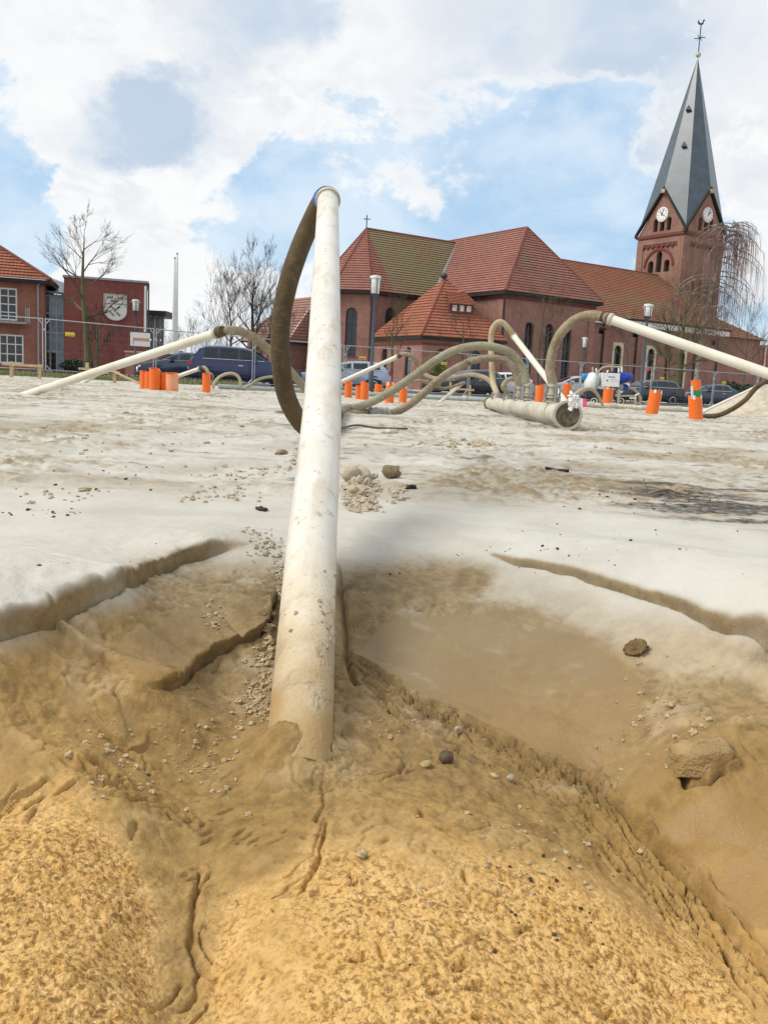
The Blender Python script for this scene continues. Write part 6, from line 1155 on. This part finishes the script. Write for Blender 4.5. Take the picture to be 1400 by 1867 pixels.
# ------------------------------------------------------------------ lumps, pebbles, crumbs and bits of debris
sand_l = plain('crumbled_sand', (.56, .47, .33), .95, .3, 60, c2=(.40, .31, .19), bump=.6); sand_p = plain('dry_pale_sand_lump', (.60, .53, .41), .95, .3, 50, c2=(.44, .36, .25), bump=.7); sand_o = plain('ochre_crumb', (.60, .47, .29), .95, .3, 60, c2=(.44, .33, .18), bump=.6)
stone_d = plain('dark_pebble', (.075, .052, .03), .8, .4, 120, c2=(.14, .10, .06), bump=.5); stone_y = plain('yellow_pebble', (.50, .36, .14), .8, .3, 90, bump=.4); stone_g = plain('grainy_brown_stone', (.34, .27, .16), .9, .4, 110, c2=(.20, .15, .08), bump=.8); peat = plain('black_peat', (.028, .026, .026), .9, .4, 30); speck = plain('dark_brown_speck', (.07, .045, .022), .9, .5, 60)
def lumpthing(name, lab, cat, px, py, rpx, mat, seed, sq=(1, .9, .75), rough=.35, sink=.35, nu=20, nv=14):
    g_ = gpt(px, py); r = rpx*g_.y/FOC; mb = MB(); lump(mb, (0, 0, r*sq[2]*(1-sink)), r, seed, nu, nv, sq, rough); rs = np.random.default_rng(seed)
    mb.v = [tuple(np.array(p)*(1+.022*rs.normal())) for p in mb.v]; o = mb.build(name, mat, None, 'all'); o.location = g_; o.rotation_euler = (0, 0, rs.uniform(0, 6)); return tag(o, lab, cat)
lumpthing('sand_lump', 'large pale sand lump on the crumb pile right of the foreground pipe', 'sand lump', 648, 876, 24, sand_p, 1, (1.15, .9, .72), .4)
lumpthing('stone', 'rounded grainy brown stone lying alone beside the crumb pile', 'stone', 713, 874, 17, stone_g, 2, (1, .9, .72), .18, .1)
lumpthing('sand_lump', 'small split sand lump in front of the large one on the pile', 'sand lump', 662, 888, 14, sand_p, 3, (1, .8, .8), .5)
lumpthing('sand_lump', 'low brown sand lump at the foot of the crumb pile', 'sand lump', 650, 906, 18, sand_l, 4, (1.1, .8, .6), .4)
lumpthing('pebble', 'round dark pebble on the ochre sand below the wet slope', 'pebble', 813, 1388, 15, stone_d, 5, (1, .95, .9), .12, .25)
lumpthing('pebble', 'flat yellowish pebble left of the round dark pebble', 'pebble', 776, 1397, 13, stone_y, 6, (1.1, .8, .5), .25)
lumpthing('pebble', 'small pale crumb under the dark pebble to its right', 'pebble', 930, 1424, 8, sand_p, 7, (1, .9, .9), .25, .15); lumpthing('pebble', 'small pale pebble on the cracked sand band', 'pebble', 834, 1337, 6.5, sand_p, 8, (1, .9, 1.1), .25, .15)
lumpthing('pebble', 'pale elongated crumb between dark pebble and cracked band', 'pebble', 902, 1414, 8, sand_o, 9, (1.3, .8, .6), .25); lumpthing('stone', 'rusty brown stone stuck in the right slope of the pit', 'stone', 1161, 1188, 18, plain('rusty_stone', (.42, .28, .12), .95, .4, 160, c2=(.26, .16, .06), bump=.9), 10, (1.1, .9, .8), .55, .75)
lumpthing('sand_lump', 'square pale crumb on the ochre mound below the pipe', 'sand lump', 660, 1564, 11, sand_o, 11, (1, .9, .7), .5); lumpthing('stone', 'black shard lying on the sand right of the round stone', 'stone', 750, 896, 7, peat, 12, (1.4, .7, .6), .4, .2); lumpthing('stone', 'dark lump of peat on the rim left of the pipe', 'stone', 477, 930, 11, peat, 13, (1.7, .8, .35), .3, .3)
lumpthing('sand_lump', 'brown sand lump on the worked ground at centre right', 'sand lump', 880, 818, 12, sand_l, 14, (1.2, .9, .6), .45); lumpthing('sand_lump', 'low sand lump left of the low dark hose loop end', 'sand lump', 512, 826, 9, sand_l, 15, (1.2, .9, .6), .4); lumpthing('sand_lump', 'small brown lump far left on the trampled sand', 'sand lump', 155, 894, 9, sand_l, 16, (1.2, .9, .5), .4)
# angular sand block in the right slope
g_ = gpt(1283, 1400); r = 57*g_.y/FOC; blk = MB(); pr = [(-1.0, .35, 1), (-.75, -.75, 1), (.25, -1.0, 1), (1.05, -.45, 1), (1.0, .5, 1), (.1, .85, 1)]
nu_ = 26; vs = []; fs = []; rs = np.random.default_rng(3)
lev = [(-.6, 1.02), (-.15, 1.0), (.32, .97), (.50, .90), (.58, .74), (.63, .42), (.65, 0.02)]
for zz_, sc in lev:
    for k in range(nu_):
        t = k/nu_*6; i = int(t); f = t-i; a, b = pr[i], pr[(i+1) % 6]; x = a[0]+(b[0]-a[0])*f; y = a[1]+(b[1]-a[1])*f; j = 1+.05*math.sin(k*1.9+zz_*9)+.03*rs.normal(); vs.append((x*sc*j*r, y*sc*j*r*.75, (zz_+.05*math.sin(k*.8)+.22*x*sc-.02*rs.normal())*r*.72))
for i in range(len(lev)-1):
    for k in range(nu_): k2 = (k+1) % nu_; fs.append((i*nu_+k, i*nu_+k2, (i+1)*nu_+k2, (i+1)*nu_+k))
fs.append(tuple((len(lev)-1)*nu_+k for k in range(nu_)))
bo = blk.add(vs, fs).build('sand_block', plain('moist_ochre_sand_block', (.42, .29, .13), .95, .3, 45, c2=(.30, .20, .085), bump=.6), None, 'all'); bo.location = g_+Vector((0, .012, .002)); bo.rotation_euler = (R(6), R(-4), R(-12)); tag(bo, 'angular block of moist sand broken loose in the right slope', 'sand block')
# stuff: crumbs
def crumbs(name, regions, mat, seed):
    rs = np.random.default_rng(seed); mb = MB(); pts = []
    for (x0, y0, x1, y1, n, s0, s1) in regions:
        for _ in range(n):
            u = rs.uniform(-1, 1, 2)*rs.uniform(.3, 1); px = (x0+x1)/2+u[0]*(x1-x0)/2; py = (y0+y1)/2+u[1]*(y1-y0)/2; g = ground(px, py); pts.append((g[0], g[1], s0*(s1/s0)**(rs.random()**1.8)))
    pts = np.array(pts); zs = terrain(pts[:, 0], pts[:, 1])
    for (x, y, r), z in zip(pts, zs): lump(mb, (x, y, z+r*.35), r, int(rs.integers(1e6)), 7, 5, (rs.uniform(.8, 1.4), rs.uniform(.8, 1.3), rs.uniform(.5, .95)), .45)
    o = mb.build(name, mat, None, False, uv=False); o['kind'] = 'stuff'
crumbs('pale_crumbs', [(622, 880, 700, 942, 260, .0022, .0075), (625, 862, 690, 900, 50, .004, .011), (690, 880, 760, 920, 40, .002, .006), (440, 960, 520, 1030, 70, .001, .0036), (500, 985, 520, 1150, 60, .0008, .0032), (300, 880, 500, 920, 60, .0016, .005), (0, 880, 240, 930, 24, .0016, .005), (520, 800, 560, 870, 26, .002, .006), (760, 800, 900, 835, 40, .003, .010), (330, 840, 560, 870, 50, .002, .006), (900, 790, 1400, 860, 50, .002, .008), (0, 770, 520, 830, 50, .003, .009), (640, 790, 1000, 830, 40, .003, .009)], sand_p, 21)
crumbs('moist_crumbs', [(455, 1140, 505, 1340, 110, .0007, .0034), (425, 1200, 500, 1360, 110, .0008, .0042), (300, 1250, 480, 1500, 110, .0006, .0024), (660, 1260, 860, 1360, 26, .0006, .0022), (480, 1100, 500, 1190, 40, .002, .0055), (360, 1095, 420, 1180, 70, .0006, .0024), (640, 1010, 700, 1200, 30, .0005, .0016), (1080, 1180, 1330, 1460, 70, .0008, .0030), (700, 1430, 1200, 1700, 60, .0007, .0024), (120, 1300, 340, 1480, 60, .0008, .003)], sand_o, 22)
crumbs('dark_specks', [(0, 990, 420, 1090, 14, .0006, .0018), (640, 930, 1400, 1060, 46, .0006, .002), (0, 920, 180, 945, 24, .0008, .0025), (950, 870, 1400, 940, 60, .001, .003), (0, 820, 520, 910, 20, .0012, .004), (700, 1440, 1250, 1840, 30, .0006, .0016)], speck, 23)
def twig(lab, pts, r, mat, lift=.004):
    P2 = [gpt(*q)+Vector((0, 0, lift)) for q in pts]; o = MB().tube(spline(P2, 5), r, 6).build('twig', mat, None, 'all', P2[0]); tag(o, lab, 'twig')
twig('thin dark twig on the sand right of the foreground pipe', [(618, 784), (650, 779), (690, 783), (742, 789)], .0045, bark, .008); twig('pale root lying across the dark streaks at the right', [(1182, 908), (1205, 904), (1225, 902), (1252, 909)], .0028, plain('pale_root', (.32, .24, .15), .9), .008); twig('short dark stick on the pale sand at centre right', [(993, 864), (1012, 865), (1036, 867)], .004, peat, .004)
# crust of sand stuck on the riser
cr = MB(); a0 = Vector(RP[1]); a1 = Vector(RP[2]); ax_ = (a1-a0).normalized(); v0 = (Vector(CAM)-a0); v0 = (v0-ax_*v0.dot(ax_)).normalized(); v1 = ax_.cross(v0); rs = np.random.default_rng(9)
for _ in range(26):
    t = rs.normal(.065, .012) if rs.random() < .7 else rs.uniform(.0, .15); th = rs.normal(.75, .22) if rs.random() < .7 else rs.uniform(-1.3, 1.4); p = a0+ax_*t+(v0*math.cos(th)+v1*math.sin(th)*1)*(PR+.0004)-base_p; r = rs.uniform(.0006, .0024); lump(cr, p, r, int(rs.integers(1e6)), 7, 5, (1, 1, 1), .5)
c_ = cr.build('sand_crust', sand_p, rt, False, uv=False); c_['kind'] = 'stuff'
